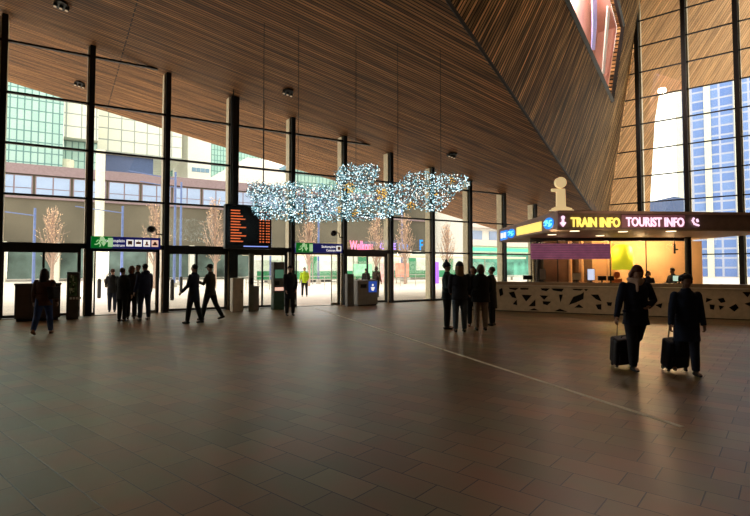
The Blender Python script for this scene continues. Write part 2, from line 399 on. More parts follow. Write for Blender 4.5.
#@@PART2
# ================================================================== OUTSIDE
st(obj('floor_plaza', prism(B(), [(-120, FY+.12, -.01), (CX+.1, FY+.12, -.01), (45, 5, -.01), (45, -30, -.01), (220, -30, -.01), (220, 260, -.01), (-120, 260, -.01)], (0, 0, -.3)), M['plaza']))
def grid(name, c, line, bw, rh, mort, emit=0, rough=.4, c2=None, rz=0):
    m = brick(name, True, rz, bw, rh, mort, c, c2 or c, line, rough, 0, 1); return m
M['tealgrid'] = grid('teal_curtain_wall', (.33, .54, .49), (.11, .24, .24), .85, 1.5, .09, c2=(.42, .62, .56))
M['whitegrid'] = grid('white_panel_wall', (.80, .80, .66), (.30, .34, .33), 2.0, 1.9, .10, c2=(.70, .74, .64))
M['cream'] = mat('cream_render', (.80, .78, .62), .8); M['offwhite'] = mat('white_render', (.85, .84, .80), .8)
M['darkblue'] = mat('dark_blue_soffit', (.07, .11, .24), .5); M['mauve'] = mat('mauve_cladding', (.26, .19, .21), .7)
M['taupe'] = mat('taupe_cladding', (.125, .110, .082), .8, var=.35, vscale=.12); M['paleglass'] = mat('pale_blue_window', (.34, .44, .66), .25, var=.15, vscale=.2)
M['shopglass'] = mat('shop_window', (.075, .11, .10), .2, var=.7, vscale=.35); M['bluegrey'] = mat('blue_grey_cladding', (.22, .36, .50), .6)
M['tent'] = mat('white_membrane', (.85, .80, .74), .7); M['concrete'] = mat('light_concrete', (.70, .68, .60), .8)
def uvbox(name, x0, x1, y0, y1, z0, z1, m, parent):
    bm = bx(x0, x1, y0, y1, z0, z1); uvl = bm.loops.layers.uv.new('uv')
    for f in bm.faces:
        n = f.normal
        for l in f.loops:
            c = l.vert.co; l[uvl].uv = (c.x if abs(n.y) > .5 else c.y, c.z if abs(n.z) < .5 else c.y)
    return obj(name, bm, m, parent)
def bld(label, group=None): return thing('building', (0, 0, 0), 0, label, 'building', group)
def rect(x0, y0, x1, y1, Y):   # picture box to X and Z ranges on the plane Y
    a = onY(x0, (y0+y1)/2, Y); b = onY(x1, (y0+y1)/2, Y); c = onY((x0+x1)/2, y0, Y); d = onY((x0+x1)/2, y1, Y)
    return a.x, b.x, d.z, c.z
# low long building with the band of pale windows
b = bld('long low mauve and taupe building with a band of pale blue windows across the plaza')
Yl = 70.0
xa, xb = onY(-60, 180, Yl).x, onY(432, 230, Yl).x
zt0, zt1, zw0, zw1, zs = 13.3, 14.2, 10.1, 12.4, 4.6
obj('wall', bx(xa, xb, Yl, Yl+14, zs, 13.4), M['taupe'], b)
obj('parapet', bx(xa-.3, xb+.3, Yl-.4, Yl+13.9, 12.55, 13.7), M['mauve'], b)
obj('base_course', bx(xa-.2, xb+.2, Yl-.25, Yl, 9.7, 10.0), M['mauve'], b)
k = xa+1
nwin = 0
while k < onY(345, 190, Yl).x:
    f = obj('window', bx(k, k+3.6, Yl-.18, Yl-.02, zw0, zw1, None), M['mauve'], b)
    bm = B()
    for q in (0, 1):
        for (za, zb_) in ((zw0+.1, zw0+.75), (zw0+.85, zw1-.1)): bx(k+.12+q*1.75, k+1.72+q*1.75, Yl-.24, Yl-.18, za, zb_, bm)
    obj('pane', bm, M['paleglass'], f); k += 3.85; nwin += 1
k = xa+1; j = 0
while k < xb-4:
    obj('shop_front', bx(k, k+4.4, Yl-.1, Yl+.1, .3, 4.3), [M['shopglass'], M['shopglass']][j % 2], b)
    obj('pillar', bx(k+4.5, k+5.1, Yl-.5, Yl, 0, 4.6), M['concrete'], b); k += 5.2; j += 1
# white grid block on round pillars over a dark blue underside
x0, x1, z0, z1 = rect(86, 100, 182, 160, 92)
b = bld('cream gridded office block raised on round pillars with a dark blue underside')
uvbox('wall', x0, x1, 92, 120, z0+.6, 70, M['whitegrid'], b)
obj('underside', bx(onY(48, 165, 94).x, onY(152, 165, 94).x, 92.6, 119, onY(100, 176, 92.6).z, z0+.6), M['darkblue'], b)
for px, Yp, rp in ((66, 88, 1.0), (100, 66, .5)):
    p = onY(px, 190, Yp); obj('pillar', tube(B(), [(p.x, Yp, 0), (p.x, Yp, onY(px, 150 if px > 90 else 160, Yp).z)], rp, 16), M['cream'], b)
b = bld('teal glass tower with a fine square grid at the far left')
x0, x1, z0, z1 = rect(-40, 100, 63, 181, 84)
uvbox('wall', x0, x1, 84.5, 91.5, z0, 75, M['tealgrid'], b)
x2 = onY(84, 120, 84).x
uvbox('side_block', x1+.05, x2+2, 86, 91, onY(75, 138, 86).z, 75, M['whitegrid'], b)
uvbox('lower_block', x1+.05, x2+2, 88, 91, onY(75, 172, 88).z, onY(75, 138, 88).z, M['tealgrid'], b)
b = bld('narrow pale teal office block behind the second door bay')
x0, x1, z0, z1 = rect(160, 120, 187, 174, 122); uvbox('wall', x0, x1+2, 122, 136, 0, 62, M['tealgrid'], b)
b = bld('plain white tower block with a few small windows')
x0, x1, z0, z1 = rect(188, 120, 211, 176, 104); obj('wall', bx(x0, x1, 104, 120, 0, 62), M['offwhite'], b)
for q in range(4):
    X = x0+.8+q*(x1-x0-1)/4; obj('window', bx(X, X+.8, 103.9, 104.1, onY(199, 172, 104).z, onY(199, 168, 104).z), M['bluegrey'], b)
b = bld('pale green glass block left of the departure board column')
x0, x1, z0, z1 = rect(211, 130, 262, 176, 140); uvbox('wall', x0, x1, 140, 150, 0, 50, M['tealgrid'], b)
x0, x1, z0, z1 = rect(206, 158, 296, 184, 76)
t = tag(obj('membrane_roof', prism(B(), [(x0, 76, z0), (x1, 76, z0), (x1, 76, z0+1.2), ((x0+x1)/2+2, 76, z1), ((x0+x1)/2-1, 76, z1)], (0, 10, 0)), M['tent']), 'low white tent-shaped roof above the long building', 'roof')
b = bld('blue grey block above the long building behind the light cloud')
x0, x1, z0, z1 = rect(290, 172, 362, 196, 96); uvbox('wall', x0, x1+2, 96, 110, 0, z1, M['tealgrid'], b); obj('roof', bx(x0-.5, x1+2.5, 95.5, 110, z1, z1+.8), M['bluegrey'], b)
x0, x1, z0, z1 = rect(352, 190, 432, 215, 114); b = bld('white office block over the taupe building below the right cloud lobe'); obj('wall', bx(x0, x1, 114, 122, 0, z1+8), M['offwhite'], b)
for q in range(5): obj('window', bx(x0+1, x1-1, 113.8, 114.1, z1-4+q*3, z1-2.6+q*3), M['paleglass'], b)
# pale balcony block to the right
b = bld('pale apartment block with long balconies and green lit edges right of the light cloud')
x0, x1, z0, z1 = rect(434, 208, 640, 278, 62); x0 = max(x0, xb+.6)
obj('wall', bx(x0, x1, 62, 74, 0, 34), M['offwhite'], b)
M['balc'] = mat('balcony_band', (.72, .62, .58), .7); M['greenlit'] = mat('green_light_line', (.1, .8, .4), .5, emit=.7, ecol=(.1, .85, .35), var=0)
for q in range(9):
    z = 5.2+q*3.0
    fl_ = obj('balcony', bx(x0-.2, x1, 60.6, 62, z, z+1.0), M['balc'], b)
    xx = x0+1
    while xx < x1-4:
        obj('window', bx(xx, xx+2.6, 61.85, 62.05, z+1.1, z+2.6), M['paleglass'], b); xx += 4.3
obj('light_line', bx(x0, x1, 60.4, 60.6, 4.3, 4.9), M['greenlit'], b)
obj('shop_front', bx(x0+1, x1-1, 61.9, 62.1, .3, 4.0), mat('green_shop_front', (.15, .45, .36), .3, var=.6, vscale=.5), b)
# tower beyond the side glazing
M['bluegrid'] = grid('blue_window_wall', (.12, .22, .56), (.42, .46, .62), 2.0, 1.6, .16, c2=(.18, .30, .64))
b = bld('tall tower with blue windows and pale piers beyond the side glazing')
p0, p1 = onD(679, 150, 88), onD(760, 150, 80); dd = (p1-p0); dd.z = 0
def tower(poly, z0, z1, m, nm):
    bm = B(); a = [bm.verts.new((p.x, p.y, z0)) for p in poly]; c = [bm.verts.new((p.x, p.y, z1)) for p in poly]; n = len(poly)
    uvl = bm.loops.layers.uv.new('uv')
    for k in range(n):
        f = bm.faces.new((a[k], a[(k+1) % n], c[(k+1) % n], c[k])); L = (poly[(k+1) % n]-poly[k]); L.z = 0
        for l, uv in zip(f.loops, ((0, z0), (L.length, z0), (L.length, z1), (0, z1))): l[uvl].uv = uv
    bm.faces.new(c); bm.faces.new(a[::-1]); return obj(nm, bm, m, b)
bk = V((dd.y, -dd.x, 0)).normalized()*-14
tower([p0, p1, p1+bk, p0+bk], 0, 60, M['bluegrid'], 'wall')
fw_ = -bk.normalized()
for k in range(6):
    q = p0+dd.normalized()*(k*4.2-.3); tower([q+fw_*.5, q+dd.normalized()*.9+fw_*.5, q+dd.normalized()*.9, q], 0, 60, M['cream'], 'pier')
b = bld('low slate-roofed gable just above the kiosk canopy beyond the side glazing')
p = [onD(660, 205, 60), onD(684, 205, 60)]; a0, a1 = p[0].copy(), p[1].copy(); zr = onD(680, 203, 60).z
bm = prism(B(), [V((a0.x, a0.y, 0)), V((a1.x, a1.y, 0)), V((a1.x, a1.y, zr+.6)), V((a1.x-1, a1.y+.6, zr+.8)), V((a0.x, a0.y, zr-2))], FH*6); obj('wall', bm, M['darkblue'], b)
# tram stop shelters, trams, railings
M['shelter'] = mat('cream_canopy', (.75, .66, .50), .6, emit=.25, ecol=(1, .85, .6)); M['tramg'] = mat('tram_green', (.04, .27, .13), .35); M['tramw'] = mat('tram_white', (.8, .8, .78), .35)
M['tramglass'] = mat('tram_lit_window', (.55, .62, .52), .2, emit=.35, ecol=(.9, 1, .85), var=.3, vscale=.8); M['rail'] = mat('galvanised_rail', (.42, .40, .36), .4, .5)
def tram(x0, L, Y, label):
    t = thing('tram', (x0, Y, 0), 0, label, 'tram', 'trams beyond the plaza')
    r0 = [(0, .35), (2.4, .35), (2.45, 1.2), (2.3, 3.1), (1.9, 3.4), (.5, 3.4), (.1, 3.1), (-.05, 1.2)]
    obj('body', prism(B(), [(0, y, z) for y, z in r0], (L, 0, 0)), M['tramw'], t, bevel=.05)
    obj('skirt', bx(0.1, L-.1, -.08, 2.5, .3, 1.25), M['tramg'], t)
    x = .7; k = 0
    while x < L-1.8:
        if k % 4 == 3: obj('door', bx(x, x+1.1, -.13, .05, .4, 2.9), M['tramg'], t)
        else: obj('window', bx(x, x+1.5, -.07, .05, 1.45, 2.75), M['tramglass'], t)
        x += 1.35 if k % 4 == 3 else 1.7; k += 1
    for x in (2.5, L/2, L-2.5): obj('bogie', bx(x-.8, x+.8, .2, 2.2, 0, .42), M['black'], t)
x0 = onY(256, 268, 50).x; tram(x0, 16, 50, 'green and white tram behind the waiting dark figure and right door')
x0 = onY(372, 268, 54).x; tram(x0, 17, 54, 'green and white tram behind the blue-signed bin')
def shelter(xa_, xb_, Y, label):
    t = thing('tram_shelter', (xa_, Y, 0), 0, label, 'shelter', 'tram stop shelters'); L = xb_-xa_
    obj('roof', bx(0, L, -1, 1.2, 2.75, 2.98), M['shelter'], t, bevel=.04)
    x = .5
    while x < L: obj('post', tube(B(), [(x, .6, 0), (x, .6, 2.76)], .06, 8), M['rail'], t); x += 3.2
    obj('rear_panel', bx(.5, L-.5, .62, .66, .5, 2.3), M['glass'], t)
    obj('bench', bx(1, L-1, .1, .5, .42, .5, bx(1.2, 1.3, .15, .45, 0, .42, bx(L-1.3, L-1.2, .15, .45, 0, .42))), M['rail'], t)
shelter(onY(246, 260, 44).x, onY(350, 260, 44).x, 44, 'cream tram shelter roof behind the right open door')
shelter(onY(352, 260, 44).x, onY(440, 260, 44).x, 44, 'cream tram shelter roof beyond the blue-signed bin')
shelter(onY(446, 262, 46).x, onY(520, 262, 46).x, 46, 'cream tram shelter roof behind the standing group')
def railing(px0, px1, Y, label):
    a, b_ = onY(px0, 280, Y).x, onY(px1, 280, Y).x; t = thing('railing', (a, Y, 0), 0, label, 'railing', 'plaza railings'); L = b_-a
    bm = B()
    for z in (.55, 1.0): tube(bm, [(0, 0, z), (L, 0, z)], .03, 6)
    obj('rail', bm, M['rail'], t)
    n = int(L/1.6)
    for k in range(n+1): obj('post', tube(B(), [(L*k/n, 0, 0), (L*k/n, 0, 1.0)], .03, 6), M['rail'], t)
railing(303, 345, 33, 'low metal railing behind the figure in the yellow vest')
railing(352, 430, 36, 'low metal railing beyond the bin bay'); railing(246, 292, 35, 'low metal railing behind the grey post')
def board(nm, label, px0, px1, y0, y1, Y, m, cat='sign', legs=True):
    a, b_ = onY(px0, y0, Y), onY(px1, y1, Y); t = thing(nm, (a.x, Y, 0), 0, label, cat); L = b_.x-a.x; zt_, zb_ = a.z, b_.z
    obj('panel', bx(0, L, 0, .12, zb_, zt_), m, t)
    if legs: obj('post', tube(B(), [(L*.1, .15, 0), (L*.1, .15, zt_)], .05, 8), M['rail'], t); obj('post', tube(B(), [(L*.9, .15, 0), (L*.9, .15, zt_)], .05, 8), M['rail'], t)
board('advert_panel', 'red and white lit advert panel on the tram stop', 396, 409, 263, 277, 42, mat('red_advert', (.8, .3, .22), .4, emit=.5, ecol=(1, .35, .25), var=.5, vscale=2))
board('advert_panel', 'purple lit advert panel behind the standing group', 435, 439, 262, 285, 40, mat('purple_advert', (.3, .1, .8), .4, emit=.6, ecol=(.35, .1, 1), var=0))
board('advert_panel', 'pale green lit panel left of the red advert', 354, 372, 264, 276, 43, mat('green_advert', (.3, .7, .45), .4, emit=.4, ecol=(.3, .9, .5), var=.4, vscale=2))
board('advert_panel', 'pink lit panel on the tram stop right of the bin', 381, 394, 264, 282, 41, mat('pink_advert', (.85, .4, .4), .4, emit=.5, ecol=(1, .45, .45), var=.5, vscale=2))
# shop name signs on the long building
def bsign(label, s, px0, px1, y, Y, m, hgt, h3=None):
    a, b_ = onY(px0, y, Y), onY(px1, y, Y); t = thing('shop_sign', (a.x, Y, a.z), 0, label, 'sign', 'neon signs on the long building')
    obj('back_rail', bx(0, b_.x-a.x, .12, .32, hgt*.3, hgt*.36), M['rail'], t)
    text('lettering', s, facing((0, .06, 0), (1, 0, 0)), hgt*1.35, .05, m, t, fitw=b_.x-a.x, bold=.03)
bsign('pink script neon sign on the far building left of the bin', 'Welkom', 350, 373, 250, 69.2, mat('hot_pink_neon', (1, .2, .4), .5, emit=1.4, ecol=(1, .16, .35), var=0), 1.6)
bsign('dim violet neon word right of the pink neon', 'CAFE', 380, 396, 249, 69.2, mat('violet_neon', (.4, .2, 1), .5, emit=1.1, ecol=(.3, .2, 1), var=0), 1.1)
bsign('round blue neon mark right of the violet neon word', 'OO', 399, 408, 250, 69.2, M['logoblue'], 1.3)
bsign('single blue neon letter on the far building', 'F', 420, 423, 250, 69.2, M['logoblue'], 1.9)
# bare trees wound with warm lights
M['bark'] = mat('pale_bark', (.42, .30, .24), .8); M['bulbwarm'] = mat('warm_bulb', (1, .7, .45), .5, emit=1.0, ecol=(1, .60, .34), var=0)
def tree(px, Y, ytop, seed, label):
    rnd = random.Random(seed); p = onY(px, 250, Y); H = onY(px, ytop, Y).z
    t = thing('bare_tree', (p.x, Y, 0), 0, label, 'tree', 'bare trees wound with lights')
    bm = B(); tips = []
    tube(bm, [(0, 0, 0), (.05, 0, H*.3), (0, .04, H*.6), (.03, 0, H*.97)], [.14, .11, .07, .02], 7)
    for k in range(52):
        z = H*(.22+.66*k/52); a = rnd.uniform(0, 6.283); L = (H-z)*rnd.uniform(.14, .24)+.3
        d = V((math.cos(a), math.sin(a), 0)); e = V((0, 0, z))
        pts = [e, e+d*L*.45+V((0, 0, L*.9)), e+d*L*.7+V((0, 0, L*1.9))]
        tube(bm, pts, [.045, .028, .01], 5); tips += pts
        for q in range(4):
            s = pts[0].lerp(pts[1], rnd.uniform(.3, 1)) if q < 2 else pts[1].lerp(pts[2], rnd.uniform(0, .8))
            d2_ = (d+V((rnd.uniform(-.9, .9), rnd.uniform(-.9, .9), rnd.uniform(.5, 1.3)))).normalized()*L*.4
            tube(bm, [s, s+d2_], [.018, .006], 4); tips += [s, s+d2_]
    obj('trunk', bm, M['bark'], t)
    L_ = [(tips[k].lerp(tips[k+1], rnd.random()), 0, .022) for k in range(0, len(tips)-1, 2) for q in range(2)]
    tag(bulbs_mesh('string_lights', L_, [M['bulbwarm']], t), kind='stuff')
for a in [(215, 40, 196, 1, 'tall bare tree wound with warm lights left of the departure board'), (155, 42, 200, 2, 'bare tree with warm lights behind the camera of the left door'),
          (309, 40, 206, 3, 'bare tree with warm lights above the right open door'), (376, 38, 212, 4, 'bare tree with warm lights left of the middle one under the cloud, over the bin'),
          (405, 40, 212, 5, 'bare tree with warm lights under the right part of the light cloud'), (447, 40, 222, 6, 'bare tree with warm lights above the standing group'),
          (52, 44, 205, 8, 'bare tree with warm lights at the far left')]: tree(*a)
M['mast'] = mat('blue_mast', (.13, .19, .42), .4)
for px, Y, yt, L in ((122, 48, 206, 'slim blue lattice mast above the left door sign'), (174.5, 44, 172, 'tall blue mast just right of the second column'), (180.5, 49, 182, 'thinner blue mast beside the tall blue mast'),
                     (318.5, 46, 200, 'blue mast above the right door sign'), (34, 48, 208, 'short blue mast at the far left'), (402, 48, 206, 'blue mast beneath the light cloud right lobe'), (270.5, 48, 230, 'blue mast hidden mostly by the departure board')):
    p = onY(px, 250, Y); z = onY(px, yt, Y).z; t = thing('blue_mast', (p.x, Y, 0), 0, L, 'mast', 'blue overhead line masts')
    obj('pole', tube(B(), [(0, 0, 0), (0, 0, z)], [.12, .09], 10), M['mast'], t)
    obj('arm', tube(B(), [(-.1, 0, z-.6), (-3.6, 0, z-.25)], .045, 6), M['mast'], t)
    obj('base', tube(B(), [(0, 0, 0), (0, 0, .35)], .26, 12), M['rail'], t)
for px, yb, L in ((99, 298, 'dark plaza bollard left of the door group'), (172, 300, 'dark plaza bollard just beyond the second column'), (181, 292, 'dark plaza bollard left of the walking pair'), (113, 290, 'short dark bollard behind the door group')):
    p = onZ(px, yb); H = 1.05; tag(obj('bollard', capsule(B(), [(0, 0, .06), (0, 0, H-.1)], .1, 12), M['steel'], None), L, 'bollard', 'plaza bollards').location = (p.x, p.y, 0)
# ================================================================== INSIDE, FIXED ON THE FACADE
M['grey'] = mat('grey_metal', (.22, .20, .175), .5, .2); M['grey2'] = mat('dark_grey_metal', (.10, .095, .085), .5, .2)
# departure board
a, b_ = onY(225.5, 203.5, 18.7), onY(271.5, 249.5, 18.7)
t = thing('departure_board', (a.x, 18.7, b_.z), 0, 'large black departure board with orange text hanging behind the light cloud', 'departure board')
Wd, Hd = b_.x-a.x, a.z-b_.z
obj('housing', bx(0, Wd, 0, .28, 0, Hd), M['black'], t, bevel=.02)
obj('screen', bx(.05, Wd-.05, -.02, .02, .16, Hd-.05), M['screen'], t)
rows = 12; rr = random.Random(3)
for k in range(rows):
    z = Hd-.22-k*(Hd-.42)/rows
    bm = B(); x = .20; L = rr.uniform(.28, .56); lp = [(x, z-.05)]
    up_ = [(.20, z), ]
    prof_ = [(.20, z-.042)]; xx = .20
    while xx < .20+L: w_ = rr.uniform(.03, .05); prof_ += [(xx, z-.042), (xx+w_, z-.042), (xx+w_, z-.02), (xx+w_+.012, z-.02)]; xx += w_+.012
    prof_ = prof_[1:]+[(xx, z), (.20, z)]
    obj('destination_text', prism(bm, [(a_, -.02, b__) for a_, b__ in prof_], (0, -.015, 0)), M['orange'], t)
    for c0 in (Wd-.50, Wd-.38, Wd-.24, Wd-.15): obj('time_text', bx(c0, c0+.06, -.035, -.015, z-.042, z), M['orange'], t)
obj('footer_light', bx(.7, Wd-.15, -.04, -.015, .09, .12), M['blueled'], t)
for x in (.3, Wd-.3): obj('hanger', tube(B(), [(x, .14, Hd-.02), (x, .14, ceil_z(a.x+x)-b_.z)], .02, 6), M['steel'], t)
# door signs
def door_sign(px0, px1, y0, y1, green, label, icons, l1, l2):
    Y = 19.02; a, b_ = onY(px0, y0, Y), onY(px1, y1, Y); a2 = onY(px0, (y0+y1)/2, Y); H = .40; W_ = b_.x-a.x
    t = thing('door_sign', (a.x, Y, a2.z-H/2), 0, label, 'sign', 'lit signs over the doors')
    obj('housing', bx(0, W_, 0, .12, 0, H), M['signblue'], t, bevel=.01)
    obj('bracket', bx(W_*.2, W_*.25, .12, .42, H*.4, H*.6, bx(W_*.75, W_*.8, .12, .42, H*.4, H*.6)), M['steel'], t)
    g = obj('exit_panel', bx(0, W_*green, -.025, 0, .0, H), M['signgreen'], t, label='lit green exit panel')
    # running figure
    s = H*.8; ox, oz = .10, H*.1
    def P(u, v): return V((ox+u*s, -.035, oz+v*s))
    bm = B(); ell(bm, P(.72, .88), (.055*1.3, .012, .06*1.3), 10)
    for pts, r in (([P(.6, .72), P(.45, .42)], .028), ([P(.45, .42), P(.6, .22), P(.5, .02)], .020), ([P(.45, .42), P(.25, .28), P(.02, .26)], .020), ([P(.58, .7), P(.85, .58), P(.95, .7)], .015), ([P(.58, .7), P(.3, .72), P(.2, .5)], .015)):
        tube(bm, pts, r, 6, flat=.4, flatdir=(0, 1, 0))
    obj('running_figure', bm, M['litgreen'], g)
    ax = W_*green*.60; bm = prism(B(), [(ax-.03, -.03, .34), (ax+.03, -.03, .34), (ax+.03, -.03, .20), (ax+.09, -.03, .20), (ax, -.03, .06), (ax-.09, -.03, .20), (ax-.03, -.03, .20)], (0, -.01, 0))
    obj('down_arrow', bm, M['litgreen'], g)
    obj('door_symbol', bx(W_*green*.80, W_*green*.80+.15, -.035, -.025, .05, .35), M['litgreen'], g)
    ix = W_-.27*icons-.03
    text('lettering', l1, facing((ix-.72, -.03, .215), (1, 0, 0)), .15, .004, M['white'], t, fitw=.66)
    text('lettering', l2, facing((ix-.5, -.03, .06), (1, 0, 0)), .15, .004, M['white'], t, fitw=.44)
    for k in range(icons):
        x = ix+.27*k; f = obj('pictogram', bx(x, x+.22, -.03, 0, .08, .31), M['peach'] if k == 3 else M['white'], t)
        bm = B()
        if k == 0: bx(x+.04, x+.18, -.04, -.03, .15, .27, bm); bx(x+.06, x+.09, -.04, -.03, .11, .15, bm); bx(x+.13, x+.16, -.04, -.03, .11, .15, bm)
        elif k == 1: bx(x+.03, x+.19, -.04, -.03, .16, .24, bm); bx(x+.1, x+.12, -.04, -.03, .24, .29, bm)
        elif k == 2: bx(x+.05, x+.17, -.04, -.03, .12, .17, bm); bx(x+.08, x+.14, -.04, -.03, .17, .26, bm)
        else: bx(x+.03, x+.19, -.04, -.03, .13, .19, bm); bx(x+.07, x+.15, -.04, -.03, .19, .25, bm)
        obj('glyph', bm, mat('pictogram_brown', (.45, .16, .10), .5, var=0) if 'pictogram_brown' not in bpy.data.materials else bpy.data.materials['pictogram_brown'], f)
door_sign(91, 160.5, 236, 248, .29, 'long green and blue lit sign over the left door with four pictograms', 4, 'Stationsplein', 'Centrum')
door_sign(296, 342.5, 243, 252, .34, 'green and blue lit sign over the right open door', 1, 'Stationsplein', 'Centrum')
# cameras
def cctv(px, py, cx, label):
    Y = 18.95; p = onY(px, py, Y); t = thing('security_camera', (cx-.16, 19.0, p.z), 0, label, 'camera', 'cameras on the columns')
    dx = p.x-(cx-.16)
    obj('arm', tube(B(), [(.1, FY-.13-19.0, -.17), (0, 0.1, -.17), (dx*.45, .02, -.17), (dx*.5, 0, 0), (dx*.75, 0, .02)], .025, 8), M['steel'], t)
    obj('housing', capsule(B(), [(dx*.9, 0, 0), (dx*1.05, -.05, -.02)], .125, 12), M['steel'], t, smooth=True)
    obj('lens', ell(B(), (dx*1.08, -.17, -.07), .06, 10), M['screen'], t)
cctv(151, 229, colx(1), 'dark camera on an arm beside the left door sign')
cctv(334, 233, colx(4), 'dark camera on an arm above the right door sign')
# free-standing furniture near the doors
def floor_at(px, py): p = onZ(px, py); return V((p.x, p.y, 0))
def cabinet(px0, px1, ytop, ybase, dep, nm, label, m, cat):
    a, c = onZ(px0, ybase), onZ(px1, ybase); Yb = min(18.4, (a.y+c.y)/2); a, c = onY(px0, ybase, Yb), onY(px1, ybase, Yb); z = onY((px0+px1)/2, ytop, Yb).z
    t = thing(nm, (a.x, Yb, 0), 0, label, cat); W_ = c.x-a.x
    return t, W_, z, Yb
t, W_, z, _ = cabinet(14, 60, 283.5, 317, .5, 'ticket_cabinet', 'low wide dark brown cabinet behind the walking woman', None, 'cabinet')
bd = obj('body', bx(0, W_, 0, .5, .08, z-.05), mat('dark_brown_laminate', (.075, .055, .045), .5), t, bevel=.015)
obj('top', bx(-.02, W_+.02, -.02, .52, z-.05, z), M['grey2'], t); obj('plinth', bx(.05, W_-.05, .04, .46, 0, .08), M['black'], t)
for k in range(3): obj('door', bx(.04+k*W_/3, W_/3*(k+1)-.02, -.02, 0, .12, z-.1), mat('brown_door', (.09, .065, .05), .5) if k == 0 else bpy.data.materials['brown_door'], t)
obj('slot_panel', bx(W_*.42, W_*.5, -.035, -.02, z-.3, z-.14), M['white'], t, label='small round white lit panel')
t, W_, z, _ = cabinet(66, 78.5, 272, 316, .3, 'information_totem', 'dark information totem with a green map beside the first column', None, 'totem')
obj('body', bx(0, W_, 0, .22, 0, z), M['grey2'], t, bevel=.02)
f = obj('map_panel', bx(.06, W_-.06, -.015, 0, z*.5, z*.93), mat('green_map', (.08, .20, .10), .4, var=.9, vscale=9), t, label='dark green map panel')
bm = B(); rr = random.Random(5)
for k in range(14): x = rr.uniform(.08, W_-.14); zz = z*rr.uniform(.52, .9); bx(x, x+rr.uniform(.01, .04), -.02, -.014, zz, zz+rr.uniform(.02, .1), bm)
obj('map_lines', bm, mat('map_light_lines', (.7, .8, .65), .5, var=0), f)
bm = B()
for k in range(4): bx(.09+k*.085, .15+k*.085, -.02, -.014, z*.42, z*.47, bm)
obj('caption', bm, mat('map_caption_white', (.8, .8, .75), .5, var=0), t)
t, W_, z, _ = cabinet(232.5, 243.5, 278, 309.5, .3, 'gate_cabinet', 'plain beige-grey metal cabinet below the departure board', None, 'cabinet')
obj('body', bx(0, W_, 0, .35, 0, z), M['pale'], t, bevel=.02); obj('door', bx(.04, W_-.04, -.012, 0, .08, z-.06), M['pale'], t); obj('handle', bx(W_-.1, W_-.07, -.03, -.01, z*.55, z*.63), M['steel'], t)
p = floor_at(249.5, 310.5); zz = onY(249.5, 254, p.y).z
t = thing('card_post', (p.x-.04, p.y-.3, 0), 0, 'tall slim grey-green post right of the beige cabinet', 'post')
obj('pole', bx(-.085, .085, -.06, .06, 0, zz), mat('grey_green_metal', (.16, .17, .13), .5, .2), t, bevel=.015); obj('reader', bx(-.06, .06, -.09, -.06, 1.0, 1.25), M['black'], t); obj('foot_plate', bx(-.14, .14, -.12, .12, 0, .015), M['grey2'], t)
t, W_, z, _ = cabinet(254, 260, 287, 309, .3, 'waste_bin', 'small grey box standing right behind the tall slim post', None, 'bin')
obj('body', bx(0, W_, .1, .4, 0, z), M['grey'], t, bevel=.02); obj('lid', bx(-.01, W_+.01, .09, .41, z, z+.03), M['grey2'], t)
t, W_, z, _ = cabinet(273.5, 284.5, 262, 308.5, .3, 'ticket_machine', 'slim dark ticket machine with a green base left of the waiting dark figure', None, 'machine')
obj('body', bx(0, W_, 0, .3, z*.36, z), M['grey2'], t, bevel=.02); obj('base', bx(0.01, W_-.01, .01, .3, 0, z*.36), mat('dark_green_panel', (.03, .09, .06), .5), t, label='dark green base')
obj('screen', bx(.05, W_-.05, -.015, 0, z*.66, z*.84), mat('machine_screen', (.06, .12, .10), .2, emit=.25, ecol=(.2, .5, .3)), t); obj('label_strip', bx(.05, W_-.05, -.012, 0, z*.40, z*.47), M['peach'], t)
obj('key_pad', bx(.05, W_*.5, -.02, 0, z*.52, z*.6), M['black'], t)
t, W_, z, _ = cabinet(358, 378, 280, 303, .3, 'recycling_bin', 'wide grey bin with a blue square sign by the glass front', None, 'bin')
obj('body', bx(0, W_, 0, .5, .04, z), M['grey'], t, bevel=.03); f = obj('blue_sign', bx(W_*.52, W_*.93, -.02, 0, z*.52, z*.95), mat('blue_sign_panel', (.03, .10, .5), .4, emit=.35, ecol=(.05, .15, .8), var=0), t, label='blue square sign')
bm = B(); ell(bm, (W_*.72, -.025, z*.80), (.05, .008, .05), 10); prism(bm, [(W_*.62, -.02, z*.72), (W_*.82, -.02, z*.72), (W_*.76, -.02, z*.58), (W_*.68, -.02, z*.58)], (0, -.012, 0)); obj('pictogram', bm, M['white'], f)
obj('opening', bx(W_*.12, W_*.42, -.012, 0, z*.70, z*.84), M['screen'], t); obj('foot', bx(.05, W_-.05, .05, .45, 0, .05), M['black'], t)
t, W_, z, _ = cabinet(347.5, 354, 274, 302.5, .3, 'card_reader', 'slim dark card reader pillar right of the right open door', None, 'reader')
obj('body', bx(0, W_, 0, .25, 0, z), M['grey2'], t, bevel=.02); obj('screen', bx(.03, W_-.03, -.012, 0, z*.72, z*.88), M['blueled'] if 0 else mat('reader_face', (.12, .12, .11), .3), t)
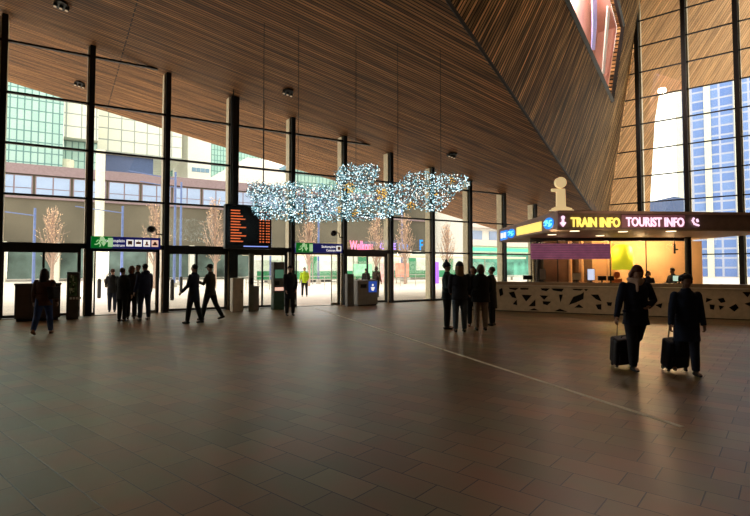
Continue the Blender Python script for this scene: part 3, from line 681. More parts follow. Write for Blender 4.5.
# ceiling spotlights
def spot(px, py, label):
    n = V((.181, 0, 1)); p = onP(px, py, n, 9.37+.181*.65)
    t = thing('ceiling_spotlight', p, 0, label, 'spotlight', 'spotlights in the slatted ceiling'); t.rotation_euler = (0, math.atan(.181), 0)
    obj('ring', tube(B(), [(0, 0, .02), (0, 0, -.07)], .30, 20, flat=.6), M['steel'], t)
    for k in (-1, 0, 1): l = obj('lamp_can', tube(B(), [(k*.15, 0, -.03), (k*.15, -.02, -.16)], .06, 10), M['beam'], t); obj('lens', tube(B(), [(k*.15, -.02, -.155), (k*.15, -.021, -.17)], .045, 10), mat('lamp_lens', (.8, .6, .4), .3, emit=.3) if 'lamp_lens' not in bpy.data.materials else bpy.data.materials['lamp_lens'], l)
for a in ((62, 4, 'ceiling spotlight cluster at the top left corner'), (288, 91, 'ceiling spotlight cluster above the left lobe of the light cloud'), (452, 154, 'ceiling spotlight cluster above the right lobe of the light cloud'), (80, 83, 'small spotlight cluster in the overhang left of the first column')): spot(*a)

#@@PART3
# ================================================================== INFORMATION KIOSK
HT, HB = 3.3, 2.79
K1, K2, K3 = onZ(559, 211.5, HT), onZ(499.5, 230.2, HT), onZ(790, 214.0, HT); K4 = K3+(K2-K1)
kx = (K3-K1); kx.z = 0; KW = kx.length; kx.normalize(); kl_ = (K1-K2); kl_.z = 0; KL = kl_.length; kl_.normalize()
t = thing('information_kiosk', (K1.x, K1.y, 0), 0, 'information kiosk with a wide brown lit canopy and glass booth at the right', 'kiosk')
def rel(p, o=K1): return V((p.x-o.x, p.y-o.y, p.z))
dn = V((0, 0, HB-HT))
obj('canopy', prism(B(), [rel(p) for p in (K1, K2, K4, K3)], dn), M['fascia'], t)
# soffit plate and border strips
obj('soffit', prism(B(), [rel(p)+V((0, 0, HB-HT+.0)) for p in (K1, K2, K4, K3)], (0, 0, -.03)), mat('canopy_soffit', (.34, .24, .15), .6), t)
nf = kx.cross(V((0, 0, 1))).normalized()     # front outward
if nf.dot(CP-K1) < 0: nf = -nf
nl = kl_.cross(V((0, 0, 1))).normalized()
if nl.dot(CP-K1) < 0: nl = -nl
def strip(nm, o, d, L, n, z0, z1, th, m, s0=0):
    a = rel(o)+d*s0; a.z = z0
    return obj(nm, prism(B(), [a, a+d*(L-s0), a+d*(L-s0)+V((0, 0, z1-z0)), a+V((0, 0, z1-z0))], n*th), m, t)
strip('front_edge', K1, kx, KW, nf, HT-.05, HT+.03, .05, M['fascia2']); strip('front_edge', K1, kx, KW, nf, HB, HB+.05, .04, M['fascia'])
strip('side_panel', K2, kl_, KL, nl, HB, HT+.03, .04, M['fascia2'])
pf = lambda x, y: onP(x, y, nf, nf.dot(K1+nf*.05))
pl = lambda x, y: onP(x, y, nl, nl.dot(K1+nl*.06))
def stext(s, x0, x1, yb, yt, m, nm='lettering', bold=.012):
    a, c = pf(x0, yb), pf(x1, yb); hgt = (pf(x0, yt)-a).length
    mw = facing(rel(a)+V((0, 0, 0)), kx); text(nm, s, mw, hgt*1.38, .02, m, t, fitw=(c-a).length, bold=bold)
obj('halo_panel', prism(B(), [rel(pf(622, 227.5)), rel(pf(685, 227.5)), rel(pf(685, 214.8)), rel(pf(622, 214.8))], nf*-.03), mat('mauve_letter_glow', (.26, .14, .14), .5, emit=.07, ecol=(.9, .25, .4), var=0), t)  # halo around the pink letters, painted as a dim glowing panel
stext('TRAIN INFO', 571, 620, 226.5, 217, M['yellowneon'], bold=.010)
stext('TOURIST INFO', 626, 684, 226, 217, M['pinkneon'], bold=.010)
bm = B()
for x, y in ((563, 217.5),): ell(bm, rel(pf(x, y)), .055, 8)
tube(bm, [rel(pf(563, 218)), rel(pf(563, 224))], .035, 6); tube(bm, [rel(pf(560.6, 222.5)), rel(pf(563, 226)), rel(pf(565.4, 222.5))], .03, 6)
obj('arrow_symbol', bm, M['pinkneon'], t)
bm = B(); tube(bm, [rel(pf(694, 218)), rel(pf(692.5, 220.5)), rel(pf(694.5, 224)), rel(pf(699, 225.5))], .03, 6); tube(bm, [rel(pf(697, 219)), rel(pf(698, 222))], .03, 6)
obj('swirl_symbol', bm, M['pinkneon'], t)
def quad(nm, p, x0, x1, yt0, yt1, yb0, yb1, n, m, th=.03):
    return obj(nm, prism(B(), [rel(p(x0, yb0)), rel(p(x1, yb1)), rel(p(x1, yt1)), rel(p(x0, yt0))], n*-th), m, t)
quad('light_box', pl, 516.5, 541, 227.6, 221.4, 235.5, 230.8, nl, M['yellowbox'])
q = quad('blue_panel', pl, 500.5, 507, 231.5, 229.9, 240.5, 238.9, nl, M['logoblue'])
quad('white_bar', pl, 501.3, 503.1, 233.4, 232.9, 238.4, 238, nl*-1, M['white'], .03); quad('white_bar', pl, 504.2, 506, 232.6, 232.1, 237.8, 237.4, nl*-1, M['white'], .03)
def logo(px, py, rx, ry, slope):
    P = lambda u, v: rel(pl(px+u*rx, py-v*ry+slope*u*rx))
    f = [P(math.cos(6.2832*k/24), math.sin(6.2832*k/24)) for k in range(24)]
    lo = obj('logo', prism(B(), f, nl*-.04), M['logoblue'], t)
    bm = B(); w_ = ry*.0030
    for q in ([(-.75, -.25), (-.35, -.25), (-.35, .5), (.35, -.35), (.35, .4), (.8, .4)], [(-.8, .25), (-.55, .5), (-.1, .5)], [(.1, -.5), (.5, -.5), (.78, -.2)]): tube(bm, [P(*u)+nl*.02 for u in q], w_, 5)
    obj('logo_arrows', bm, M['logocyan'], lo)
logo(548.3, 223.4, 4.8, 5.6, -.24); logo(511, 233.4, 3.6, 4.4, -.24)
# booth: glass front, posts, back wall, purple screen
def D(x, y, d): return rel(onD(x, y, d))
def vwall(nm, x0, x1, d0, d1, z0, z1, m, th=.05, par=None):
    a, c = D(x0, 250, d0), D(x1, 250, d1); a.z = c.z = z0; n = (c-a).cross(V((0, 0, 1))).normalized()
    return obj(nm, prism(B(), [a, c, c+V((0, 0, z1-z0)), a+V((0, 0, z1-z0))], -n*th), m, par or t)
M['kglass'] = glassmat('booth_glass', (.95, .93, .9), .08)
vwall('glass_front', 531, 690, 19, 19, 1.05, HB-.03, M['kglass'], .02)
vwall('glass_side', 531, 536, 19, 21.3, 1.05, HB-.03, M['kglass'], .02)
M['orangewall'] = mat('amber_wall', (.82, .52, .28), .7, var=.08, vscale=1.5); M['brownwall'] = mat('dark_brown_wall', (.16, .09, .05), .6, var=.4, vscale=1.2)
vwall('back_wall', 592, 702, 21.2, 21.2, 0, HB-.03, M['orangewall'], .12); vwall('back_wall', 537, 592, 21.2, 21.2, 0, HB-.03, M['brownwall'], .12)
vwall('header_beam', 531, 690, 18.93, 18.93, HB-.14, HB-.03, M['black'], .08)
vwall('purple_screen', 531, 610, 18.8, 18.8, 1.96, 2.54, mat('purple_blind', (.42, .16, .28), .6, emit=.16, ecol=(.8, .25, .48), var=.3, vscale=3), .03)
bm = B()
for k in range(6): a, c = D(531, 250, 18.77), D(610, 250, 18.77); a.z = c.z = 2.02+k*.09; tube(bm, [a, c], .006, 4)
obj('blind_cords', bm, M['fascia'], t)
bm = B()
for x in (531, 557.5, 610, 646, 690): a = D(x, 250, 18.98); a.z = 1.05; tube(bm, [a, a+V((0, 0, HB-1.08))], .02, 6)
obj('mullions', bm, M['steel'], t)
for x, d, r, m_ in ((581, 20.9, .10, M['orangewall']), (609.5, 20.8, .12, M['orangewall']), (570, 20.9, .07, M['orangewall'])): a = D(x, 250, d); a.z = 0; obj('wood_post', tube(B(), [a, a+V((0, 0, HB-.05))], r, 8), m_, t)
a = D(688, 250, 18.4); a.z = 0; obj('canopy_post', tube(B(), [a, a+V((0, 0, HB-.01))], .11, 12), M['steel'], t)
a = D(540, 250, 20.6); a.z = 0; obj('canopy_post', tube(B(), [a, a+V((0, 0, HB-.01))], .13, 12), M['steel'], t)
a = D(622, 250, 20.4); bm = B(); loft(bm, [((a.x, a.y, 1.55), .38, .38), ((a.x, a.y, 2.35), .38, .38), ((a.x, a.y, 2.5), .33, .33), ((a.x, a.y, 2.58), .2, .2)], 24)
obj('yellow_lamp_drum', bm, mat('yellow_green_shade', (.8, .9, .05), .6, emit=.55, ecol=(.8, .85, .03), var=.05), t, smooth=True)
a = D(674.5, 244, 18.2); bm = B(); tube(bm, [a, a+V((0, 0, -.35))], .035, 8); tube(bm, [V((a.x, a.y, a.z-.2)), V((a.x, a.y, a.z-.2))+RT*.12], .03, 6); tube(bm, [V((a.x, a.y, HB-.05)), a], .015, 6)
obj('speaker_arm', bm, M['black'], t)
for x, y in ((552, 235), (574.7, 231.4), (623, 232), (671, 231.6), (600, 236)):
    p = rel(onZ(x, y, HB-.045)); l = obj('downlight', tube(B(), [p, p+V((0, 0, .03))], .14, 16), mat('downlight_lens', (1, .85, .6), .4, emit=2.2, ecol=(1, .8, .5), var=0) if 'downlight_lens' not in bpy.data.materials else bpy.data.materials['downlight_lens'], t)
def lamp(nm, loc, e, col, r=.15, typ='POINT'):
    l = bpy.data.lights.new(nm, typ); l.energy = e; l.color = col; l.shadow_soft_size = r
    o = bpy.data.objects.new(nm, l); COL.objects.link(o); o.location = loc; return o
for x, y, d, e, c in ((560, 240, 20.2, 22, (1, .62, .4)), (605, 240, 20.2, 60, (1, .70, .36)), (640, 240, 20.0, 120, (1, .70, .38)), (670, 240, 20.1, 120, (1, .70, .38))):
    p = onD(x, y, d); p.z = 2.5; lamp('booth_lamp', p, e, c)
for x, y in ((552, 235), (623, 232), (671, 231.6)): p = onZ(x, y, HB-.15); lamp('canopy_lamp', p, 14, (1, .72, .45), .1)
# lit letter i on the canopy
a = onZ(561, 210.5, HT+.04); sc_ = .98/29
t = thing('letter_statue', (a.x, a.y, HT+.045), math.atan2(RT.y, RT.x), 'cream lit letter i standing on the canopy corner', 'letter sign')
def lz(y): return (209.5-y)*sc_
def lx(x): return (x-561)*sc_
prof = [(553.5, 209.5), (571, 209.5), (571, 207.6), (565.6, 206), (565.2, 190.2), (553.2, 190.2), (553.2, 192.6), (557.6, 193.2), (557.4, 206), (553.5, 207.6)]
obj('stem', prism(B(), [(lx(x), 0, lz(y)) for x, y in prof], (0, .09, 0)), M['istatue'], t, bevel=.01)
obj('dot', tube(B(), [(lx(561.3), -.02, lz(184.8)), (lx(561.3), .11, lz(184.8))], 4.9*sc_, 20), M['istatue'], t)
obj('base', bx(lx(552), lx(572), -.03, .13, -.01, .02), M['istatue'], t)
# counter with irregular cut-outs
cn0, cn1 = onZ(464, 309.7), onZ(800, 322.3); cd = (cn1-cn0); CL = cd.length; cd.normalize(); cb = V((-cd.y, cd.x, 0))
if cb.dot(FH) < 0: cb = -cb
t = thing('service_counter', (cn0.x, cn0.y, 0), math.atan2(cd.y, cd.x), 'long cream service counter with irregular dark cut-outs under the kiosk canopy', 'counter')
back = 1 if V((-math.sin(t.rotation_euler.z), math.cos(t.rotation_euler.z), 0)).dot(cb) > 0 else -1
rr = random.Random(21); CH = .93
def counter_x(px, py):
    p = onP(px, py, cb, cb.dot(cn0)); return (p-cn0).dot(cd), p.z
holes = []
shapes = [  # picture outlines of the nearer cut-outs
 [(509, 287), (518, 287), (515, 290), (510, 289)], [(520.5, 287), (528, 287), (527.5, 289.5), (521, 289.5)], [(509, 293), (514, 292), (516, 298), (512, 297)], [(513, 304), (516.5, 300), (517, 305)], [(522, 295), (531, 295.5), (526, 301)],
 [(529, 306), (535, 300), (535, 306)], [(541, 287.5), (549, 287), (546, 291), (542, 290)], [(540, 295.5), (547.5, 296), (544, 299.5)], [(543, 301.5), (550.5, 301.8), (547, 305), (543.5, 304)], [(552, 288), (563, 288), (561, 291.5), (554, 290.5)],
 [(559, 295), (562.5, 295), (560.5, 302)], [(570, 304), (574, 297), (580, 295), (583, 293), (582.5, 299), (576, 302)], [(573, 288), (583, 288), (580, 290.5), (574, 290)], [(591.5, 295), (598, 295), (601, 301), (596, 299)], [(529, 310.3), (534, 308.5), (538.5, 310.5)], [(555, 311.2), (560, 309), (567, 311.8)],
 [(575, 307.5), (579, 304.5), (583, 307.8)], [(499, 290), (502, 288.5), (503, 294), (500, 296)], [(596, 305), (601, 304.5), (601, 309.5), (598, 309)], [(584, 288.5), (588, 288.3), (586, 291)]]
for sh in shapes:
    mx_, my_ = sum(q[0] for q in sh)/len(sh), sum(q[1] for q in sh)/len(sh); holes.append([counter_x(mx_+(x-mx_)*1.18, my_+(y-my_)*1.18) for x, y in sh])
xmax0 = counter_x(603, 300)[0]
x = xmax0+.1
def blocked(pts):
    xs = [p[0] for p in pts]
    for h in holes:
        hx = [p[0] for p in h]; hz = [p[1] for p in h]; zs_ = [p[1] for p in pts]
        if max(xs)+.03 > min(hx) and min(xs)-.03 < max(hx) and max(zs_)+.03 > min(hz) and min(zs_)-.03 < max(hz): return True
    return False
for k in range(900):
    cx_ = rr.uniform(.12, CL-.2)
    if .0 < cx_-counter_x(497, 300)[0] and cx_ < xmax0: continue
    cz_ = rr.choice([.82, .6, .38, .1, .5]); n_ = rr.choice([3, 4, 4, 5]); r_ = rr.uniform(.12, .22); a0 = rr.uniform(0, 6.28)
    pts = [(cx_+math.cos(a0+6.283*j/n_+rr.uniform(-.35, .35))*r_*rr.uniform(.6, 1.3), cz_+math.sin(a0+6.283*j/n_)*r_*.75) for j in range(n_)]
    if min(p[1] for p in pts) < .06 or max(p[1] for p in pts) > CH-.05 or min(p[0] for p in pts) < .05 or blocked(pts): continue
    holes.append(pts)
holes = [[(x_, min(max(z_, .05), CH-.045)) for x_, z_ in h] for h in holes]
flatn = 0
loops = [[V((0, 0, .03)), V((CL, 0, .03)), V((CL, 0, CH)), V((0, 0, CH))]]+[[V((x_, 0, z_)) for x_, z_ in h] for h in holes]
tr = tessellate_polygon(loops); bm = B(); flat = [p for l in loops for p in l]; va = [bm.verts.new(p) for p in flat]; vb = [bm.verts.new(p+V((0, back*.05, 0))) for p in flat]
for q in tr:
    bm.faces.new([va[i] for i in q]); bm.faces.new([vb[i] for i in q][::-1])
k0 = 0
for l in loops:
    for i in range(len(l)):
        j0, j1 = k0+i, k0+(i+1) % len(l); bm.faces.new((va[j0], va[j1], vb[j1], vb[j0]))
    k0 += len(l)
bmesh.ops.recalc_face_normals(bm, faces=bm.faces[:])
obj('front_panel', bm, M['counter'], t)
obj('back_panel', bx(0.02, CL-.02, back*.17, back*.2, 0, CH), M['counterdark'], t)
obj('end_panel', bx(0, .05, back*.05, back*.6, 0, CH), M['counter'], t)
obj('plinth', bx(.05, CL, back*.01, back*.5, 0, .03), M['counterdark'], t)
obj('worktop', bx(-.04, CL, -back*.05, back*.62, CH, CH+.05), mat('cream_worktop', (.50, .40, .28), .35), t, bevel=.012)
obj('upper_ledge', bx(.9, CL, back*.36, back*.62, CH+.05, CH+.17), mat('brown_ledge', (.34, .24, .15), .4), t)
bm = B(); rr = random.Random(9)
for k in range(60):
    x = rr.uniform(.2, CL-.2); prism(bm, [(x, 0, .2), (x+rr.uniform(.1, .3), 0, .2), (x+rr.uniform(-.1, .3), 0, .75), (x-.05, 0, .7)], (0, back*.02, 0)) if 0 else None
bm.free()
# things on and behind the counter
def cpos(px, off): x_ = counter_x(px, 280)[0]; return cn0+cd*x_+cb*off
def monitor(px, label, lit, wd=.42, hd=.28, face=1, z0=CH+.17, off=.49):
    p = cpos(px, off); t = thing('monitor', (p.x, p.y, z0), math.atan2(RT.y, RT.x)+rr.uniform(-.2, .2), label, 'monitor', 'monitors on the kiosk counter')
    obj('foot', bx(-.1, .1, -.07, .07, 0, .012), M['black'], t); obj('stalk', bx(-.02, .02, -.01, .02, .012, .12), M['black'], t)
    obj('housing', bx(-wd/2, wd/2, -.02, .02, .08, .08+hd), M['black'], t, bevel=.006); obj('display', bx(-wd/2+.012, wd/2-.012, -.026, -.02, .095, .065+hd), lit, t)
lit1 = mat('display_blue_white', (.7, .75, 1), .3, emit=.8, ecol=(.72, .78, 1), var=0); lit2 = mat('display_mint', (.6, .9, .7), .3, emit=.7, ecol=(.65, .95, .75), var=0); lit3 = mat('display_dull', (.25, .22, .20), .4)
monitor(590.5, 'upright lit blue-white screen in the middle of the counter', lit1, .27, .42)
monitor(681, 'pale mint lit screen on the counter at the far right', lit2, .42, .2); monitor(541, 'dull grey upright screen at the left part of the counter', lit3, .24, .42)
monitor(602, 'black back of a monitor right of the lit blue-white screen', M['black'], .32, .16); monitor(611, 'second black monitor back, just left of the orange round headrest', M['black'], .2, .16)
monitor(526, 'small dark monitor at the left end of the booth', M['screen'], .36, .17); monitor(576, 'beige box-like screen left of the lit blue-white screen', M['pale'], .30, .27)
p = onD(618, 290, 18.9); t = thing('office_chair', (p.x, p.y, 0), math.atan2(RT.y, RT.x), 'office chair with a round orange headrest behind the counter', 'chair')
M['orangefab'] = mat('orange_fabric', (.75, .22, .08), .8)
obj('headrest', ell(B(), (0, .06, 1.36), (.13, .04, .13), 16), M['orangefab'], t, smooth=True); obj('backrest', bx(-.2, .2, .03, .09, .62, 1.22), M['orangefab'], t, bevel=.03)
obj('seat', bx(-.23, .23, -.38, .06, .46, .54), M['orangefab'], t, bevel=.03); obj('stem', tube(B(), [(0, -.15, .08), (0, -.15, .47)], .03, 8), M['steel'], t)
obj('spine', tube(B(), [(0, .0, .5), (0, .1, .7), (0, .1, 1.3)], .02, 6), M['steel'], t)
bm = B()
for k in range(5): q = k*1.2566; tube(bm, [(0, -.15, .09), (math.cos(q)*.28, -.15+math.sin(q)*.28, .05)], .02, 6); ell(bm, (math.cos(q)*.28, -.15+math.sin(q)*.28, .03), .03, 8)
obj('foot_star', bm, M['steel'], t)
# ================================================================== LIGHT CLOUD
CDp = 14.0
outl = [(246,186),(252,181),(262,183),(275,184),(290,182),(305,185),(318,184),(330,186),(337,180),(335,172),(342,166),(352,164),(362,165),(372,164),(379,168),(378,176),(374,183),(385,184),(395,185),(404,178),(408,173),(418,172),(432,173),(445,174),(455,175),(465,176),(471,183),(466,189),(456,193),(450,200),(446,206),(440,212),(430,212),(420,209),(410,209),(400,214),(390,217),(375,219),(360,221),(345,220),(330,221),(315,222),(300,222),(285,219),(275,219),(265,220),(255,216),(251,208),(254,202),(248,196)]
def inside(x, y, P=outl):
    c = False; n = len(P)
    for i in range(n):
        (x1, y1), (x2, y2) = P[i], P[(i+1) % n]
        if (y1 > y) != (y2 > y) and x < (x2-x1)*(y-y1)/(y2-y1)+x1: c = not c
    return c
def edged(x, y):
    d = 1e9; n = len(outl)
    for i in range(n):
        a, b_ = V(outl[i]), V(outl[(i+1) % n]); ab = b_-a; q = max(0, min(1, (V((x, y))-a).dot(ab)/ab.dot(ab))); d = min(d, (V((x, y))-a-ab*q).length)
    return d
cc = onD(358, 195, CDp)
cl = thing('light_cloud', cc, 0, 'large hanging cloud of small white and gold lights with dark wire twigs', 'light sculpture')
M['bulbw'] = mat('bulb_cool_white', (.8, .95, 1), .4, emit=2.2, ecol=(.66, .92, 1), var=0); M['bulbc'] = mat('bulb_pale_cyan', (.30, .50, .55), .4, emit=.55, ecol=(.34, .74, .86), var=0)
M['bulbg'] = mat('bulb_gold', (1, .7, .1), .4, emit=1.1, ecol=(1, .50, .05), var=0); M['twig'] = mat('teal_dark_wire', (.06, .17, .20), .6); M['bulbm'] = mat('bulb_warm_white', (.95, .9, .75), .4, emit=1.9, ecol=(1, .95, .80), var=0)
golds = [(350, 188, 5), (381, 194, 5), (411, 206, 4), (338, 210, 3), (452, 181, 3), (355, 213, 3), (281, 221, 3), (437, 194, 2), (303, 203, 2)]
rr = random.Random(11); pts = []
while len(pts) < 5200:
    x, y = rr.uniform(244, 473), rr.uniform(162, 224)
    if not inside(x+rr.uniform(-1.5, 1.5), y+rr.uniform(-1.5, 1.5)): continue
    e = min(1, edged(x, y)/14); p = onD(x, y, CDp+rr.uniform(-1, 1)*(.15+.75*math.sqrt(e)))
    if x > 400 and rr.random() < .25: continue
    g = any((x-gx)**2+(y-gy)**2 < gr*gr*1.3 for gx, gy, gr in golds) and rr.random() < .75
    q = rr.random(); mi = 2 if g or q < .006 else (0 if q < .36 else (1 if q < .88 else 3))
    pts.append((p-cc, mi, rr.uniform(.010, .021)))
mats4 = [M['bulbw'], M['bulbc'], M['bulbg'], M['bulbm']]
pts.sort(key=lambda a: a[0].dot(FH))
for p, mi, r in pts[:100]:
    o = bulbs_mesh('bulb', [((0, 0, 0), 0, r)], [mats4[mi]], cl); o.location = p
tag(bulbs_mesh('bulbs', pts[100:], mats4, cl), kind='stuff')
bm = B()
for p, mi, r in pts:
    if rr.random() < .8:
        d = V((rr.uniform(-1, 1), rr.uniform(-1, 1), rr.uniform(-1, 1))).normalized()*rr.uniform(.06, .14)
        tube(bm, [p, p+d], [.008, .005], 3)
for k in range(0, 900):
    a = rr.choice(pts)[0]; b_ = min((rr.choice(pts)[0] for _ in range(30)), key=lambda q: (q-a).length); 
    if (b_-a).length < .6: tube(bm, [a, b_], .006, 3)
tag(obj('wire_twigs', bm, M['twig'], cl), kind='stuff')
for x, y in ((263, 183), (298, 186), (356, 165), (398, 183), (441, 173)):
    p = onD(x, y+3, CDp); zc = ceil_z(p.x)
    obj('suspension_wire', tube(B(), [p-cc, V((p.x, p.y, zc))-cc], .009, 5), M['steel'], cl)
# ================================================================== PEOPLE
def vox(bm, size, m, name, parent, sm=6, post=None, fac=.5):
    me = bpy.data.meshes.new('tmp'); bm.to_mesh(me); bm.free(); o = bpy.data.objects.new('tmp', me); COL.objects.link(o)
    r = o.modifiers.new('r', 'REMESH'); r.mode = 'VOXEL'; r.voxel_size = size; r.use_smooth_shade = True
    s = o.modifiers.new('s', 'SMOOTH'); s.iterations = sm; s.factor = fac
    dg = bpy.context.evaluated_depsgraph_get(); dg.update(); me2 = bpy.data.meshes.new_from_object(o.evaluated_get(dg))
    bpy.data.objects.remove(o); me2.name = name
    ms = m if isinstance(m, list) else [m]
    if post:
        b2 = B(); b2.from_mesh(me2); post(b2); b2.to_mesh(me2); b2.free()
    me2.materials.clear()
    for q in ms: me2.materials.append(q)
    for p in me2.polygons: p.use_smooth = True
    o = bpy.data.objects.new(name, me2); COL.objects.link(o); o.parent = parent; return o
skinm = mat('skin', (.42, .24, .17), .55, var=.05); skin_d = mat('brown_skin', (.16, .085, .055), .55, var=.05); eyem = mat('eye', (.02, .015, .012), .2, var=0); lipm = mat('lips', (.30, .11, .09), .5, var=0)
cmats = {}
def cm(c, r=.85):
    c = tuple(c)
    if c not in cmats: cmats[c] = mat('cloth_%d' % (len(cmats)+1), c, r, var=.18, vscale=9, bump=.15)
    return cmats[c]
def person(loc, a, h, label, coat, hem, legs, hairc, hair='short', hat=None, hatc=None, scarf=None, swing=(0, 0), knee=(2, 2), arms=((4, 8, 12, 0), (4, 8, 12, 0)), pitch=0, yaw=0, lean=0, shoe=(.02, .018, .016), skin=None, v=.013, group=None, hood=None, wide=1.0, stance=.0):
    s = h/1.76; R = math.radians
    t = thing('person', (loc[0], loc[1], 0), AX-math.pi/2+R(a), label, 'person', group); t.scale = (s, s, s)
    sk = skin or skinm
    J = {}
    mn = 9
    for i, sd in ((0, -1), (1, 1)):
        hp = V((sd*.095, 0, .93)); A = R(swing[i]); K = R(knee[i]); st_ = sd*stance
        kn = hp+V((st_*.5, math.sin(A), -math.cos(A))).normalized()*.43; an = kn+V((st_*.3, math.sin(A-K), -math.cos(A-K))).normalized()*.415
        J[i] = [hp, kn, an, A-K]; mn = min(mn, an.z)
    dz = .085-mn; L = math.tan(R(lean))
    def up(p): p = V(p); return V((p.x, p.y+(max(0, p.z-.9))*L, p.z+dz))
    legsJ = {}
    for i in (0, 1):
        hp, kn, an, sa = J[i]; z = V((0, 0, dz)); lift = an.z+dz-.085; pt = min(R(55), max(0, lift*6)) if sa < 0 else -min(R(20), lift*3)
        fd = V((0, math.cos(pt), -math.sin(pt))); legsJ[i] = (hp+z, kn+z, an+z, fd)
    HP = up((0, 0, 1.54)); HM = Matrix.Translation(HP) @ Matrix.Rotation(R(yaw), 4, 'Z') @ Matrix.Rotation(-R(pitch), 4, 'X') @ Matrix.Translation((0, 0, -1.54))
    def hd(p): return HM @ V(p)
    rot3 = HM.to_3x3().to_4x4()
    armJ = {}
    for i, sd in ((0, -1), (1, 1)):
        f, o_, e, inn = [R(q) for q in arms[i]]; sh = up((sd*.185*wide, 0, 1.41))
        d1 = V((sd*math.sin(o_), math.sin(f)*math.cos(o_), -math.cos(f)*math.cos(o_))); el = sh+d1*.285
        d2_ = V((sd*math.sin(o_-inn), math.sin(f+e)*math.cos(o_-inn), -math.cos(f+e)*math.cos(o_-inn))).normalized(); wr = el+d2_*.25
        armJ[i] = (sh, el, wr, d2_)
    # body
    bm = B()
    loft(bm, [(up((0, 0, z)), rx, ry) for z, rx, ry in ((.86, .12, .09), (.95, .155, .105), (1.06, .14, .10), (1.16, .135, .095), (1.28, .155, .11), (1.37, .165, .105), (1.43, .12, .085), (1.47, .06, .055))])
    tube(bm, [up((0, -.005, 1.42)), HP, hd((0, .0, 1.60))], [.062, .056, .052], 12)
    ell(bm, hd((0, -.008, 1.665)), (.074, .092, .098), 16, rot3); ell(bm, hd((0, .030, 1.595)), (.052, .056, .052), 14, rot3); ell(bm, hd((0, .045, 1.64)), (.058, .045, .06), 14, rot3)
    ell(bm, hd((0, .094, 1.632)), (.013, .02, .026), 8, rot3); ell(bm, hd((.076, -.005, 1.64)), (.010, .020, .030), 8, rot3); ell(bm, hd((-.076, -.005, 1.64)), (.010, .020, .030), 8, rot3)
    for i in (0, 1):
        hp, kn, an, fd = legsJ[i]; capsule(bm, [hp, hp.lerp(kn, .5), kn, kn.lerp(an, .35), an], [.088, .075, .054, .054, .036], 10)
        capsule(bm, [an+fd*-.03+V((0, 0, -.035)), an+fd*.14+V((0, 0, -.045))], [.038, .03], 8)
        sh, el, wr, d2_ = armJ[i]; capsule(bm, [sh, el, wr], [.052, .040, .028], 10)
        sx = d2_.cross(V((0, 1, 0))); sx = (sx if sx.length > .2 else d2_.cross(V((1, 0, 0)))).normalized()
        capsule(bm, [wr, wr+d2_*.05, wr+d2_*.085], [.027, .036, .034], 10, flat=.5, flatdir=sx)
    def post(b2):
        for i, sd in ((0, -1), (1, 1)):
            sh, el, wr, d = armJ[i]
            n = d.cross(V((0, 1, 0))); n = (n if n.length > .2 else d.cross(V((1, 0, 0)))).normalized()
            if n.x*sd > 0: n = -n            # palm normal points to the body
            w_ = d.cross(n).normalized()
            if w_.y < 0: w_ = -w_
            base = wr+d*.085
            for k, (off, ln) in enumerate(((.026, .070), (.009, .080), (-.009, .074), (-.026, .058))):
                q0 = base+w_*off-d*.015; q1 = q0+d*ln*.5; q2 = q1+(d*.8+n*.6)*ln*.33; q3 = q2+(d*.35+n*.93)*ln*.27
                capsule(b2, [q0, q1, q2, q3], [.0095, .0088, .008, .007], 7)
            q0 = wr+d*.03+w_*.028; q1 = q0+(d*.6+w_*.7+n*.2)*.035; q2 = q1+(d*.85+w_*.25+n*.4)*.03
            capsule(b2, [q0, q1, q2], [.012, .010, .008], 7)
        for sx_ in (-1, 1): ell(b2, hd((sx_*.028, .082, 1.655)), (.011, .008, .007), 8, rot3, mi=1)
        ell(b2, hd((0, .082, 1.590)), (.022, .007, .006), 8, rot3, mi=2)
    vox(bm, max(.010, v-.002), [sk, eyem, lipm], 'body', t, 3, post)
    # trousers
    bm = B(); ell(bm, V((0, 0, .93+dz)), (.165, .125, .12), 14)
    for i in (0, 1): hp, kn, an, fd = legsJ[i]; tube(bm, [hp+V((0, 0, .05)), hp.lerp(kn, .4), kn, kn.lerp(an, .5), an+V((0, 0, .0))], [.108, .104, .080, .074, .062], 12)
    if hem > .3: vox(bm, v, cm(legs), 'trousers', t, 5)
    else: bm.free()
    # shoes
    for i in (0, 1):
        hp, kn, an, fd = legsJ[i]; n = V((0, fd.z, -fd.y)).normalized(); n = -n if n.z > 0 else n
        b2 = B(); capsule(b2, [an+n*.048-fd*.045, an+n*.046+fd*.05, an+n*.055+fd*.14], [.040, .042, .032], 10); capsule(b2, [an+V((0, 0, .03)), an+n*.04], [.045, .045], 10)
        sh_ = vox(b2, .012, cm(shoe, .5), 'shoe', t, 3)
    # coat
    bm = B(); R_ = []
    if hem < .84:
        R_ += [(V((0, 0, hem+dz)), .205*wide, .165), (V((0, 0, (hem+.9)/2+dz)), .195*wide, .155)]
    for z, rx, ry in ((.88, .185, .145), (.97, .188, .142), (1.08, .175, .13), (1.2, .18, .135), (1.3, .195, .142), (1.38, .195, .13), (1.44, .145, .105), (1.50, .075, .075)):
        if z >= hem: R_.append((up((0, 0, z)), rx*wide, ry))
    if R_[0][0].z-dz > hem+.02: R_.insert(0, (up((0, 0, hem)), .187*wide, .143))
    loft(bm, R_, 18)
    tube(bm, [up((0, 0, 1.44)), up((0, -.005, 1.53))], [.085, .078], 12)
    for i in (0, 1):
        sh, el, wr, d = armJ[i]; capsule(bm, [sh, sh.lerp(el, .5), el, el.lerp(wr, .6)], [.068, .067, .060, .052], 12); tube(bm, [el.lerp(wr, .4), wr+d*.015], [.054, .046], 12)
        ell(bm, sh.lerp(el, .75)+V((0, -.012, 0)), (.066, .064, .03), 10); ell(bm, el+d*.06, (.062, .062, .025), 10)
